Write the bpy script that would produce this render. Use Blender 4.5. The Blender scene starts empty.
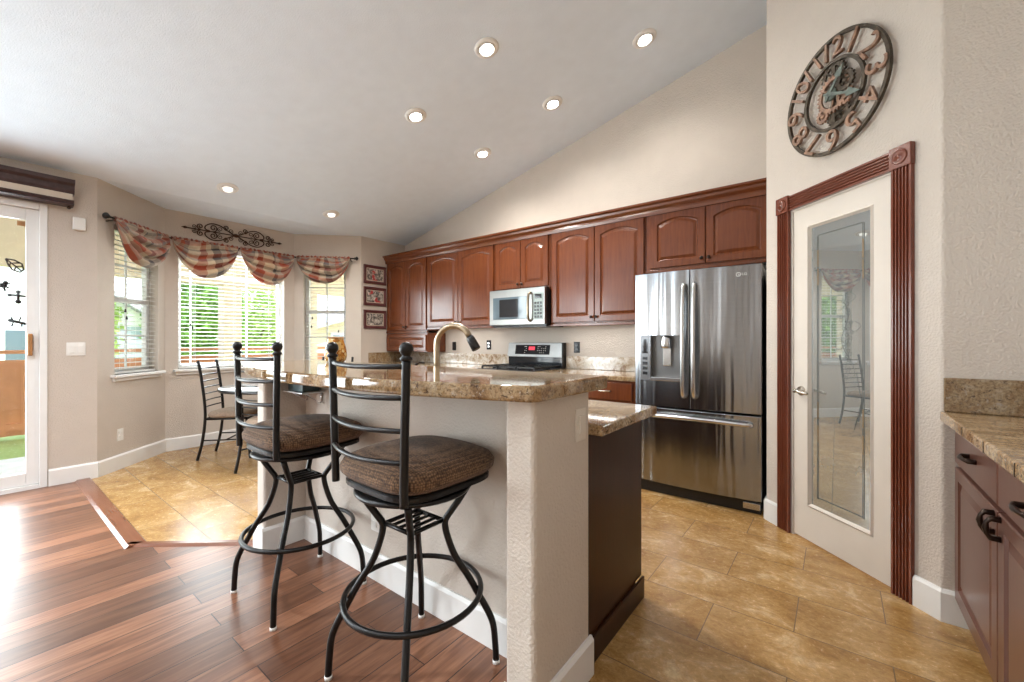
import bpy, math, random
from mathutils import Vector, Matrix
random.seed(7)
S = bpy.context.scene
COL = S.collection
PI = math.pi
def R(d): return math.radians(d)

# ------------------------------------------------------------------ camera
cam = bpy.data.cameras.new('camera')
cam.sensor_width = 36.0
cam.lens = 420.0/1024.0*36.0
cam.clip_start = 0.05
cam_o = bpy.data.objects.new('camera', cam); COL.objects.link(cam_o)
cam_o.location = (0, 0, 1.22)
cam_o.rotation_euler = (R(90), 0, R(37.747))
S.camera = cam_o

# ------------------------------------------------------------------ world, sun, large lights, exposure
w = bpy.data.worlds.new('sky'); S.world = w; w.use_nodes = True
nt = w.node_tree; nt.nodes.clear()
wo = nt.nodes.new('ShaderNodeOutputWorld'); wb = nt.nodes.new('ShaderNodeBackground')
tc = nt.nodes.new('ShaderNodeTexCoord'); sx = nt.nodes.new('ShaderNodeSeparateXYZ'); rp = nt.nodes.new('ShaderNodeValToRGB')
nt.links.new(tc.outputs['Generated'], sx.inputs[0]); nt.links.new(sx.outputs['Z'], rp.inputs[0])
nt.links.new(rp.outputs[0], wb.inputs['Color']); nt.links.new(wb.outputs[0], wo.inputs[0])
e = rp.color_ramp.elements
e[0].position = 0.0; e[0].color = (0.88, 0.92, 1.0, 1)
e[1].position = 0.6; e[1].color = (0.50, 0.68, 1.0, 1)
wb.inputs['Strength'].default_value = 1.9

def light(name, kind, loc, energy, color=(1, 1, 1), rot=(0, 0, 0), size=None, size_y=None, spot=None, blend=0.6, parent=None):
    l = bpy.data.lights.new(name, kind); l.energy = energy; l.color = color
    if kind == 'AREA':
        l.size = size
        if size_y: l.shape = 'RECTANGLE'; l.size_y = size_y
    elif kind == 'SUN': l.angle = R(2)
    else:
        l.shadow_soft_size = size or 0.05
    if kind == 'SPOT': l.spot_size = R(spot); l.spot_blend = blend
    o = bpy.data.objects.new(name, l); COL.objects.link(o); o.location = loc; o.rotation_euler = rot
    if parent: o.parent = parent
    return o
light('sun', 'SUN', (2, 2, 12), 6.0, (1.0, 0.95, 0.86), Vector((-0.50, -0.22, -0.84)).to_track_quat('-Z', 'Y').to_euler())
# daylight entering by the slider and the bay, then added fill at the left wall
light('daylight_slider', 'AREA', (-5.45, -0.6, 1.2), 54, (0.86, 0.94, 1.0), (R(80), 0, R(-90)), 1.7, 2.1)
light('daylight_bay', 'AREA', (-6.1, 2.0, 1.6), 36, (0.86, 0.94, 1.0), (R(90), 0, R(-90)), 1.1, 1.3)
light('left_wall_fill', 'AREA', (-5.20, -2.75, 1.45), 85, (0.84, 0.94, 1.0), (R(90), 0, R(-90)), 1.6, 1.9)  # added fill panel out of view, for an invented window
# added fill spots behind the viewer, to lift the room light
for lx_, ly_, lp_ in ((-3.2, -0.6, 88), (-1.6, -0.6, 18), (-3.4, -2.6, 88), (-1.6, -2.6, 34), (0.2, -1.6, 40)):
    light('rear_fill_spot', 'SPOT', (lx_, ly_, 2.62+0.25*(lx_+5.24)), lp_, (0.90, 0.95, 1.0), (0, 0, 0), 0.06, spot=160, blend=0.9)
V = S.view_settings
S.display_settings.display_device = 'sRGB'
V.view_transform = 'Standard'; V.look = 'None'; V.gamma = 1.0; V.exposure = 1.2; V.use_curve_mapping = False

# ------------------------------------------------------------------ materials
def newmat(name):
    m = bpy.data.materials.new(name); m.use_nodes = True
    n = m.node_tree; b = n.nodes['Principled BSDF']
    return m, n, b
def N(n, t, **k):
    x = n.nodes.new(t)
    for a, v in k.items(): setattr(x, a, v)
    return x
def coords(n, scale=(1, 1, 1), rot=(0, 0, 0), kind='Object', loc=(0, 0, 0)):
    t = N(n, 'ShaderNodeTexCoord'); mp = N(n, 'ShaderNodeMapping')
    mp.inputs['Scale'].default_value = scale; mp.inputs['Rotation'].default_value = rot; mp.inputs['Location'].default_value = loc
    n.links.new(t.outputs[kind], mp.inputs[0]); return mp.outputs[0]
def noise(n, vec, scale, detail=4, rough=0.5, dist=0.0):
    x = N(n, 'ShaderNodeTexNoise'); x.inputs['Scale'].default_value = scale; x.inputs['Detail'].default_value = detail
    x.inputs['Roughness'].default_value = rough; x.inputs['Distortion'].default_value = dist
    if vec is not None: n.links.new(vec, x.inputs['Vector'])
    return x
def ramp(n, fac, stops, interp='LINEAR'):
    x = N(n, 'ShaderNodeValToRGB'); cr = x.color_ramp; cr.interpolation = interp
    while len(cr.elements) < len(stops): cr.elements.new(0.5)
    for el, (p, c) in zip(cr.elements, stops): el.position = p; el.color = (c[0], c[1], c[2], 1)
    n.links.new(fac, x.inputs[0]); return x.outputs[0]
def mix(n, fac, a, b, mode='MIX'):
    x = N(n, 'ShaderNodeMix', data_type='RGBA', blend_type=mode)
    for i, v in ((0, fac), (6, a), (7, b)):
        if hasattr(v, 'links') or hasattr(v, 'is_linked'): n.links.new(v, x.inputs[i])
        else: x.inputs[i].default_value = v if i == 0 else (v[0], v[1], v[2], 1)
    return x.outputs[2]
def bump(n, b, h, strength, dist=0.01):
    x = N(n, 'ShaderNodeBump'); x.inputs['Strength'].default_value = strength; x.inputs['Distance'].default_value = dist
    n.links.new(h, x.inputs['Height']); n.links.new(x.outputs[0], b.inputs['Normal'])
def simple(name, c, rough=0.5, metal=0.0, var=0.06, nscale=8, emit=None, es=1.0, spec=None, coat=0.0, bmp=0.0, bscale=60):
    m, n, b = newmat(name)
    v = coords(n)
    ns = noise(n, v, nscale)
    hi = [min(1, x*(1+var)) for x in c]; lo = [x*(1-var) for x in c]
    n.links.new(ramp(n, ns.outputs['Fac'], [(0.3, lo), (0.7, hi)]), b.inputs['Base Color'])
    b.inputs['Roughness'].default_value = rough; b.inputs['Metallic'].default_value = metal
    if spec is not None: b.inputs['Specular IOR Level'].default_value = spec
    if coat: b.inputs['Coat Weight'].default_value = coat; b.inputs['Coat Roughness'].default_value = 0.08
    if emit: b.inputs['Emission Color'].default_value = (*emit, 1); b.inputs['Emission Strength'].default_value = es
    if bmp: bump(n, b, noise(n, v, bscale, 3).outputs['Fac'], bmp, 0.004 if bmp < 0.9 else 0.0055)
    return m
M = {}
M['paint'] = simple('wall_paint', (0.58, 0.515, 0.452), 0.8, var=0.02, bmp=0.9, bscale=105)
M['ceil'] = simple('ceiling_paint', (0.74, 0.82, 0.91), 0.9, var=0.02, bmp=0.5, bscale=120)
M['white'] = simple('white_trim', (0.78, 0.77, 0.75), 0.4, var=0.02)
M['vinyl'] = simple('white_vinyl', (0.80, 0.80, 0.79), 0.35, var=0.02)
M['plastic'] = simple('white_plastic', (0.80, 0.79, 0.76), 0.35, var=0.02)
M['doorpaint'] = simple('door_paint', (0.66, 0.60, 0.53), 0.45, var=0.02)
M['black'] = simple('black_metal', (0.018, 0.017, 0.017), 0.32, 0.6, var=0.2)
M['blackp'] = simple('black_plastic', (0.012, 0.012, 0.013), 0.25)
M['iron'] = simple('wrought_iron', (0.07, 0.035, 0.022), 0.5, 0.5, var=0.4)
M['bronze'] = simple('dark_bronze', (0.05, 0.035, 0.028), 0.3, 0.9, var=0.3)
M['nickel'] = simple('brushed_nickel', (0.60, 0.55, 0.47), 0.22, 1.0)
M['bnickel'] = simple('champagne_bronze', (0.42, 0.34, 0.24), 0.28, 1.0)
M['chrome'] = simple('chrome', (0.75, 0.75, 0.76), 0.12, 1.0)
M['darkglass'] = simple('dark_display_glass', (0.02, 0.022, 0.026), 0.06)
M['ltglass'] = simple('microwave_window', (0.10, 0.14, 0.17), 0.05, spec=0.9)
M['red'] = simple('red_digits', (0.3, 0.01, 0.02), 0.4, emit=(1, 0.03, 0.07), es=0.45)
M['bulb'] = simple('lit_bulb', (1, 1, 1), 0.5, emit=(1, 0.95, 0.86), es=9)
M['dimbulb'] = simple('dim_bulb', (0.8, 0.8, 0.78), 0.4, emit=(1, 0.95, 0.88), es=0.6)
M['teal'] = simple('teal_box', (0.05, 0.085, 0.09), 0.4)
M['pic_mat'] = simple('picture_mat', (0.66, 0.56, 0.44), 0.8)
M['cedar'] = simple('cedar_boards', (0.62, 0.255, 0.125), 0.7, var=0.16, nscale=3)
M['concrete'] = simple('patio_concrete', (0.78, 0.77, 0.75), 0.85, var=0.08)
M['stucco'] = simple('cream_stucco', (0.72, 0.58, 0.44), 0.9, var=0.05, bmp=0.4, bscale=80)
M['patioceil'] = simple('patio_ceiling_paint', (0.80, 0.72, 0.62), 0.8)
M['bark'] = simple('bark', (0.12, 0.08, 0.05), 0.9, var=0.4)
M['soil'] = simple('soil', (0.1, 0.07, 0.05), 0.9)
M['seatbeige'] = simple('chair_fabric', (0.33, 0.245, 0.18), 0.95, var=0.15, nscale=60, bmp=0.5, bscale=220)
M['tabletop'] = simple('frosted_table_top', (0.60, 0.62, 0.63), 0.08, var=0.02, spec=0.8)
M['amberdark'] = simple('orange_wood', (0.42, 0.19, 0.06), 0.4, var=0.3)
M['roofgrey'] = simple('grey_shingles', (0.30, 0.31, 0.33), 0.9, var=0.2, nscale=20)
M['numeral'] = simple('clock_numeral_copper', (0.25, 0.145, 0.095), 0.5, 0.3, var=0.4, nscale=40)
M['clockring'] = simple('clock_ring_bronze', (0.06, 0.045, 0.03), 0.45, 0.6, var=0.4, nscale=30)
M['verdigris'] = simple('verdigris_hand', (0.13, 0.16, 0.14), 0.6, 0.3, var=0.4, nscale=40)
M['darkwood'] = simple('dark_walnut', (0.05, 0.028, 0.03), 0.35, var=0.35, nscale=25)
M['cream'] = simple('cream_band', (0.62, 0.54, 0.44), 0.6)
M['rubber'] = simple('black_rubber', (0.02, 0.02, 0.02), 0.7)
M['orangewood'] = simple('oak_handle', (0.36, 0.17, 0.06), 0.4, var=0.2)
M['etch'] = simple('etched_line', (0.10, 0.115, 0.11), 0.3)
M['etchgold'] = simple('etched_amber_line', (0.22, 0.15, 0.08), 0.3)
M['framewood'] = simple('picture_frame_wood', (0.10, 0.03, 0.03), 0.35, var=0.25)

def wood(name, dark, lite, rough, axis='z', coat=0.12, stretch=14, scale=3.0, spec=0.5):
    m, n, b = newmat(name)
    s = {'z': (stretch, stretch, 1), 'x': (1, stretch, stretch), 'y': (stretch, 1, stretch)}[axis]
    v = coords(n, s)
    a = noise(n, v, scale, 6, 0.6, 0.6)
    big = noise(n, coords(n), 3.5, 3)
    c1 = ramp(n, a.outputs['Fac'], [(0.25, dark), (0.75, lite)])
    c = mix(n, 0.35, c1, ramp(n, big.outputs['Fac'], [(0.3, dark), (0.7, lite)]))
    n.links.new(c, b.inputs['Base Color'])
    b.inputs['Roughness'].default_value = rough
    b.inputs['Coat Weight'].default_value = coat; b.inputs['Coat Roughness'].default_value = 0.12; b.inputs['Specular IOR Level'].default_value = spec
    return m
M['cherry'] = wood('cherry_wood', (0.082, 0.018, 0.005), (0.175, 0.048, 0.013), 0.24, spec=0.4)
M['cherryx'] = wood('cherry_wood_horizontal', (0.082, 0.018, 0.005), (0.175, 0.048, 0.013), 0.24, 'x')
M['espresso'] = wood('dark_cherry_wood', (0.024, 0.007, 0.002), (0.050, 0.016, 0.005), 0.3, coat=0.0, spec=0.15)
M['casing'] = wood('mahogany_casing', (0.12, 0.028, 0.014), (0.21, 0.055, 0.026), 0.25)
M['rightcab'] = wood('brown_cherry_wood', (0.10, 0.042, 0.030), (0.15, 0.065, 0.046), 0.3)
M['strip'] = wood('transition_wood', (0.15, 0.050, 0.024), (0.23, 0.085, 0.04), 0.25, 'x')

def wood_floor():
    m, n, b = newmat('hardwood_planks')
    t = N(n, 'ShaderNodeTexCoord'); s = N(n, 'ShaderNodeSeparateXYZ'); c = N(n, 'ShaderNodeCombineXYZ')
    n.links.new(t.outputs['Object'], s.inputs[0])
    n.links.new(s.outputs['Y'], c.inputs['X']); n.links.new(s.outputs['X'], c.inputs['Y'])
    def bk(w_, h_, c1, c2, mort, off=0.37):
        x = N(n, 'ShaderNodeTexBrick'); x.offset = off; x.offset_frequency = 2; x.squash = 1.0
        x.inputs['Color1'].default_value = c1; x.inputs['Color2'].default_value = c2; x.inputs['Mortar'].default_value = (0, 0, 0, 1)
        x.inputs['Scale'].default_value = 1; x.inputs['Mortar Size'].default_value = mort; x.inputs['Mortar Smooth'].default_value = 0.1
        x.inputs['Brick Width'].default_value = w_; x.inputs['Row Height'].default_value = h_
        n.links.new(c.outputs[0], x.inputs['Vector']); return x
    k = bk(1.05, 0.123, (0, 0, 0, 1), (1, 1, 1, 1), 0.0022)
    # grain, shifted per plank
    mp = N(n, 'ShaderNodeMapping'); mp.inputs['Scale'].default_value = (1.2, 14, 1)
    add = N(n, 'ShaderNodeVectorMath', operation='ADD'); mul = N(n, 'ShaderNodeVectorMath', operation='MULTIPLY')
    mul.inputs[1].default_value = (9, 7, 3)
    n.links.new(k.outputs['Color'], mul.inputs[0]); n.links.new(c.outputs[0], mp.inputs[0])
    n.links.new(mp.outputs[0], add.inputs[0]); n.links.new(mul.outputs[0], add.inputs[1])
    g = noise(n, add.outputs[0], 2.2, 7, 0.6, 1.2)
    grain = ramp(n, g.outputs['Fac'], [(0.25, (0.100, 0.038, 0.020)), (0.5, (0.190, 0.083, 0.046)), (0.78, (0.30, 0.150, 0.088))])
    tint = ramp(n, k.outputs['Color'], [(0.0, (0.62, 0.57, 0.53)), (0.5, (1.0, 0.96, 0.92)), (1.0, (1.55, 1.5, 1.42))])
    col = mix(n, 1.0, grain, tint, 'MULTIPLY')
    col = mix(n, k.outputs['Fac'], col, (0.03, 0.012, 0.008))
    n.links.new(col, b.inputs['Base Color'])
    b.inputs['Roughness'].default_value = 0.3
    inv = N(n, 'ShaderNodeMath', operation='SUBTRACT'); inv.inputs[0].default_value = 1; n.links.new(k.outputs['Fac'], inv.inputs[1])
    ad = N(n, 'ShaderNodeMath', operation='MULTIPLY_ADD'); n.links.new(g.outputs['Fac'], ad.inputs[0]); ad.inputs[1].default_value = 0.25
    n.links.new(inv.outputs[0], ad.inputs[2])
    bump(n, b, ad.outputs[0], 0.35, 0.002)
    return m
M['woodfloor'] = wood_floor()

def tile_floor():
    m, n, b = newmat('travertine_tiles')
    v = coords(n, loc=(0.454+0.31+0.62*20, 0.295*0-0.002+0.302*20, 0))
    k = N(n, 'ShaderNodeTexBrick'); k.offset = 0.5; k.offset_frequency = 2
    k.inputs['Color1'].default_value = (0, 0, 0, 1); k.inputs['Color2'].default_value = (1, 1, 1, 1)
    k.inputs['Scale'].default_value = 1; k.inputs['Mortar Size'].default_value = 0.0022; k.inputs['Mortar Smooth'].default_value = 0.2
    k.inputs['Brick Width'].default_value = 0.62; k.inputs['Row Height'].default_value = 0.302
    n.links.new(v, k.inputs['Vector'])
    mul = N(n, 'ShaderNodeVectorMath', operation='MULTIPLY_ADD'); mul.inputs[1].default_value = (5, 5, 5)
    mp = coords(n, (1.0, 1.25, 1))
    n.links.new(k.outputs['Color'], mul.inputs[0]); n.links.new(mp, mul.inputs[2])
    g = noise(n, mul.outputs[0], 3.6, 12, 0.68, 0.7)
    f = noise(n, mul.outputs[0], 38, 8, 0.8, 0.5)
    c = ramp(n, g.outputs['Fac'], [(0.25, (0.22, 0.106, 0.028)), (0.44, (0.37, 0.205, 0.066)), (0.56, (0.46, 0.275, 0.105)), (0.70, (0.68, 0.50, 0.29))])
    c = mix(n, 0.5, c, ramp(n, f.outputs['Fac'], [(0.34, (0.42, 0.36, 0.28)), (0.5, (0.95, 0.94, 0.92)), (0.66, (1.5, 1.5, 1.5))]), 'MULTIPLY')
    c = mix(n, k.outputs['Fac'], c, (0.17, 0.11, 0.06))
    n.links.new(c, b.inputs['Base Color'])
    rr = N(n, 'ShaderNodeMapRange'); n.links.new(f.outputs['Fac'], rr.inputs[0]); rr.inputs[3].default_value = 0.14; rr.inputs[4].default_value = 0.36; b.inputs['Specular IOR Level'].default_value = 0.6
    n.links.new(rr.outputs[0], b.inputs['Roughness'])
    inv = N(n, 'ShaderNodeMath', operation='SUBTRACT'); n.links.new(g.outputs['Fac'], inv.inputs[0]); n.links.new(k.outputs['Fac'], inv.inputs[1])
    bump(n, b, inv.outputs[0], 0.3, 0.004)
    return m
M['tilefloor'] = tile_floor()

def granite(name, rough=0.07, lift=1.0, streak=(1, 1, 1)):
    m, n, b = newmat(name)
    v = coords(n, streak)
    a = noise(n, v, 7, 10, 0.72, 1.0); f = noise(n, coords(n), 95, 5, 0.75); d = noise(n, coords(n, loc=(3, 1, 2)), 40, 7, 0.8, 0.4); g = noise(n, coords(n, loc=(7, 5, 1)), 60, 5, 0.75)
    L = lambda c: [x*lift for x in c]
    c1 = ramp(n, a.outputs['Fac'], [(0.32, L((0.17, 0.095, 0.045))), (0.44, L((0.35, 0.215, 0.105))), (0.54, L((0.47, 0.34, 0.20))), (0.68, L((0.60, 0.51, 0.39)))])
    c2 = ramp(n, f.outputs['Fac'], [(0.36, (0.30, 0.23, 0.18)), (0.47, (0.90, 0.86, 0.80)), (0.62, (1.3, 1.28, 1.25))])
    c = mix(n, 0.9, c1, c2, 'MULTIPLY')
    c = mix(n, ramp(n, d.outputs['Fac'], [(0.57, (0, 0, 0)), (0.61, (1, 1, 1))]), c, L((0.085, 0.045, 0.028)))
    c = mix(n, ramp(n, g.outputs['Fac'], [(0.60, (0, 0, 0)), (0.64, (1, 1, 1))]), c, L((0.55, 0.47, 0.38)))
    n.links.new(c, b.inputs['Base Color'])
    b.inputs['Roughness'].default_value = rough; b.inputs['Specular IOR Level'].default_value = 0.6
    return m
M['granite'] = granite('polished_granite', 0.055, 0.75)
M['granite2'] = granite('streaked_granite', 0.12, 0.9, (0.5, 2.6, 1))
M['granitedark'] = granite('dark_speckled_granite', 0.1, 0.58)
def granite_pale():
    m, n, b = newmat('pale_granite')
    a = noise(n, coords(n), 11, 8, 0.7, 0.8); f = noise(n, coords(n, loc=(2, 5, 1)), 80, 5, 0.75)
    c = ramp(n, a.outputs['Fac'], [(0.36, (0.26, 0.15, 0.08)), (0.46, (0.52, 0.42, 0.31)), (0.56, (0.66, 0.60, 0.52)), (0.7, (0.72, 0.68, 0.62))])
    c = mix(n, 0.6, c, ramp(n, f.outputs['Fac'], [(0.36, (0.45, 0.36, 0.28)), (0.5, (1, 1, 1))]), 'MULTIPLY')
    n.links.new(c, b.inputs['Base Color']); b.inputs['Roughness'].default_value = 0.12
    return m
M['granitepale'] = granite_pale()

def steel():
    m, n, b = newmat('stainless_steel')
    a = noise(n, coords(n, (9, 9, 0.5)), 1.0, 2, 0.5)
    g = noise(n, coords(n, (1, 1, 120)), 6, 3)
    n.links.new(ramp(n, g.outputs['Fac'], [(0.3, (0.29, 0.30, 0.315)), (0.7, (0.36, 0.37, 0.385))]), b.inputs['Base Color'])
    b.inputs['Metallic'].default_value = 1.0; b.inputs['Roughness'].default_value = 0.2
    bump(n, b, a.outputs['Fac'], 0.9, 0.02)
    return m
M['steel'] = steel()
M['steelplain'] = simple('bright_stainless', (0.60, 0.60, 0.60), 0.25, 1.0, var=0.04)

def stool_fabric():
    m, n, b = newmat('brown_chenille_fabric')
    v = coords(n, (1, 1, 1))
    vo = N(n, 'ShaderNodeTexVoronoi'); vo.inputs['Scale'].default_value = 120; vo.inputs['Randomness'].default_value = 0.35
    n.links.new(v, vo.inputs['Vector'])
    h = N(n, 'ShaderNodeMath', operation='SUBTRACT'); h.inputs[0].default_value = 0.75; n.links.new(vo.outputs['Distance'], h.inputs[1])
    ns = noise(n, v, 45, 3)
    ad = N(n, 'ShaderNodeMath', operation='MULTIPLY_ADD'); n.links.new(ns.outputs['Fac'], ad.inputs[0]); ad.inputs[1].default_value = 0.3; n.links.new(h.outputs[0], ad.inputs[2])
    n.links.new(ramp(n, ad.outputs[0], [(0.2, (0.045, 0.022, 0.011)), (0.5, (0.14, 0.074, 0.036)), (0.85, (0.27, 0.155, 0.08))]), b.inputs['Base Color'])
    b.inputs['Roughness'].default_value = 0.9; b.inputs['Sheen Weight'].default_value = 0.08
    bump(n, b, ad.outputs[0], 0.7, 0.004)
    return m
M['stoolfabric'] = stool_fabric()

def plaid():
    m, n, b = newmat('plaid_valance_fabric')
    t = N(n, 'ShaderNodeTexCoord'); s = N(n, 'ShaderNodeSeparateXYZ'); n.links.new(t.outputs['UV'], s.inputs[0])
    pal = [(0.0, (0.38, 0.085, 0.042)), (0.2, (0.62, 0.50, 0.36)), (0.36, (0.10, 0.085, 0.085)), (0.46, (0.50, 0.42, 0.34)), (0.6, (0.45, 0.115, 0.06)), (0.74, (0.25, 0.215, 0.21)), (0.86, (0.66, 0.56, 0.43))]
    outs = []
    for ax, k, ph in (('X', 1.5, 0.13), ('Y', 1.7, 0.31)):
        q = N(n, 'ShaderNodeMath', operation='MULTIPLY_ADD'); q.inputs[1].default_value = k; q.inputs[2].default_value = ph
        n.links.new(s.outputs[ax], q.inputs[0])
        f = N(n, 'ShaderNodeMath', operation='FRACT'); n.links.new(q.outputs[0], f.inputs[0])
        outs.append(ramp(n, f.outputs[0], pal, 'CONSTANT'))
    c = mix(n, 0.5, outs[0], outs[1])
    n.links.new(c, b.inputs['Base Color']); b.inputs['Roughness'].default_value = 0.75; b.inputs['Sheen Weight'].default_value = 0.2
    out = n.nodes['Material Output']
    tr = N(n, 'ShaderNodeBsdfTranslucent'); n.links.new(c, tr.inputs[0])
    mx = N(n, 'ShaderNodeMixShader'); mx.inputs[0].default_value = 0.3
    n.links.new(b.outputs[0], mx.inputs[1]); n.links.new(tr.outputs[0], mx.inputs[2]); n.links.new(mx.outputs[0], out.inputs[0])
    return m
M['plaid'] = plaid()

def blind_mat():
    m, n, b = newmat('blind_slat_white')
    ns = noise(n, coords(n), 6)
    c = ramp(n, ns.outputs['Fac'], [(0.3, (0.80, 0.79, 0.76)), (0.7, (0.86, 0.85, 0.83))])
    n.links.new(c, b.inputs['Base Color']); b.inputs['Roughness'].default_value = 0.4
    out = n.nodes['Material Output']; tr = N(n, 'ShaderNodeBsdfTranslucent'); n.links.new(c, tr.inputs[0])
    mx = N(n, 'ShaderNodeMixShader'); mx.inputs[0].default_value = 0.25
    n.links.new(b.outputs[0], mx.inputs[1]); n.links.new(tr.outputs[0], mx.inputs[2]); n.links.new(mx.outputs[0], out.inputs[0])
    return m
M['slat'] = blind_mat()

def glass():
    m, n, b = newmat('window_glass')
    out = n.nodes['Material Output']; n.nodes.remove(b)
    tr = N(n, 'ShaderNodeBsdfTransparent'); gl = N(n, 'ShaderNodeBsdfGlossy'); gl.inputs['Roughness'].default_value = 0.01
    lw = N(n, 'ShaderNodeLayerWeight'); lw.inputs['Blend'].default_value = 0.5
    pw_ = N(n, 'ShaderNodeMath', operation='POWER'); n.links.new(lw.outputs['Facing'], pw_.inputs[0]); pw_.inputs[1].default_value = 4.0
    fr = N(n, 'ShaderNodeMath', operation='MULTIPLY_ADD'); n.links.new(pw_.outputs[0], fr.inputs[0]); fr.inputs[1].default_value = 0.5; fr.inputs[2].default_value = 0.03
    ns = noise(n, coords(n), 2); tint = ramp(n, ns.outputs['Fac'], [(0.2, (0.95, 0.97, 0.96)), (0.8, (0.97, 0.98, 0.97))])
    n.links.new(tint, tr.inputs[0])
    mx = N(n, 'ShaderNodeMixShader'); n.links.new(fr.outputs[0], mx.inputs[0])
    n.links.new(tr.outputs[0], mx.inputs[1]); n.links.new(gl.outputs[0], mx.inputs[2]); n.links.new(mx.outputs[0], out.inputs[0])
    return m
M['glass'] = glass()

def frosted():
    m, n, b = newmat('frosted_door_glass')
    ns = noise(n, coords(n), 5)
    n.links.new(ramp(n, ns.outputs['Fac'], [(0.3, (0.16, 0.178, 0.178)), (0.7, (0.175, 0.195, 0.195))]), b.inputs['Base Color'])
    b.inputs['Roughness'].default_value = 0.5
    out = n.nodes['Material Output']; gl = N(n, 'ShaderNodeBsdfGlossy'); gl.inputs['Roughness'].default_value = 0.004; gl.inputs[0].default_value = (0.9, 0.95, 0.96, 1)
    mx = N(n, 'ShaderNodeMixShader'); mx.inputs[0].default_value = 0.42
    n.links.new(b.outputs[0], mx.inputs[1]); n.links.new(gl.outputs[0], mx.inputs[2]); n.links.new(mx.outputs[0], out.inputs[0])
    return m
M['frosted'] = frosted()

def amber():
    m, n, b = newmat('amber_mosaic_glass')
    v = N(n, 'ShaderNodeTexVoronoi'); v.inputs['Scale'].default_value = 55
    n.links.new(coords(n), v.inputs['Vector'])
    c = ramp(n, v.outputs['Color'], [(0.2, (0.50, 0.20, 0.03)), (0.5, (0.72, 0.38, 0.08)), (0.8, (0.80, 0.62, 0.30))])
    d = ramp(n, v.outputs['Distance'], [(0.55, (1, 1, 1)), (0.75, (0.5, 0.3, 0.15))])
    n.links.new(mix(n, 1.0, c, d, 'MULTIPLY'), b.inputs['Base Color'])
    b.inputs['Roughness'].default_value = 0.2
    b.inputs['Transmission Weight'].default_value = 0.25
    return m
M['amber'] = amber()

def photo_mat(name, seed, red):
    m, n, b = newmat(name)
    a = noise(n, coords(n, (1, 1, 1), loc=(seed, seed*2, 0)), 26, 5, 0.7, 0.5)
    c = ramp(n, a.outputs['Fac'], [(0.36, (0.03, 0.03, 0.03)), (0.47, (0.16, 0.14, 0.125)), (0.56, (0.48, 0.43, 0.37)), (0.68, (0.72, 0.66, 0.58))])
    if red:
        r_ = noise(n, coords(n, loc=(seed*3, 0, seed)), 11, 2)
        c = mix(n, ramp(n, r_.outputs['Fac'], [(0.58, (0, 0, 0)), (0.62, (1, 1, 1))]), c, (0.45, 0.05, 0.05))
    n.links.new(c, b.inputs['Base Color']); b.inputs['Roughness'].default_value = 0.3
    return m

def lap(name, c, k=8.0):
    m, n, b = newmat(name)
    wv = N(n, 'ShaderNodeTexWave', wave_type='BANDS', bands_direction='Z', wave_profile='SAW'); wv.inputs['Scale'].default_value = k/ (2*PI) * 2
    n.links.new(coords(n), wv.inputs['Vector'])
    ns = noise(n, coords(n), 4)
    n.links.new(mix(n, 0.15, c, ramp(n, ns.outputs['Fac'], [(0.3, [x*0.8 for x in c]), (0.7, c)])), b.inputs['Base Color'])
    b.inputs['Roughness'].default_value = 0.7
    bump(n, b, wv.outputs['Fac'], 0.8, 0.02)
    return m
M['lapwhite'] = lap('white_lap_siding', (0.78, 0.78, 0.77))
M['lapblue'] = lap('blue_grey_lap_siding', (0.34, 0.42, 0.47))
def grass_mat():
    m, n, b = newmat('lawn_grass')
    a = noise(n, coords(n), 35, 6, 0.7); g = noise(n, coords(n), 1.5, 3)
    c = mix(n, 0.4, ramp(n, a.outputs['Fac'], [(0.3, (0.26, 0.38, 0.08)), (0.7, (0.62, 0.72, 0.28))]), ramp(n, g.outputs['Fac'], [(0.3, (0.34, 0.46, 0.12)), (0.7, (0.55, 0.64, 0.24))]))
    n.links.new(c, b.inputs['Base Color']); b.inputs['Roughness'].default_value = 0.9
    bump(n, b, a.outputs['Fac'], 0.8, 0.03)
    return m
M['grass'] = grass_mat()
def leaf_mat(name, a_, b_):
    m, n, b = newmat(name)
    ns = noise(n, coords(n), 3.0, 4)
    c = ramp(n, ns.outputs['Fac'], [(0.3, a_), (0.7, b_)])
    n.links.new(c, b.inputs['Base Color']); b.inputs['Roughness'].default_value = 0.5
    out = n.nodes['Material Output']; tr = N(n, 'ShaderNodeBsdfTranslucent'); n.links.new(c, tr.inputs[0])
    mx = N(n, 'ShaderNodeMixShader'); mx.inputs[0].default_value = 0.35
    n.links.new(b.outputs[0], mx.inputs[1]); n.links.new(tr.outputs[0], mx.inputs[2]); n.links.new(mx.outputs[0], out.inputs[0])
    return m
M['leaf'] = leaf_mat('green_leaves', (0.06, 0.20, 0.02), (0.26, 0.46, 0.07))
M['leaf2'] = leaf_mat('pale_green_leaves', (0.20, 0.34, 0.06), (0.50, 0.60, 0.20))

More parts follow.
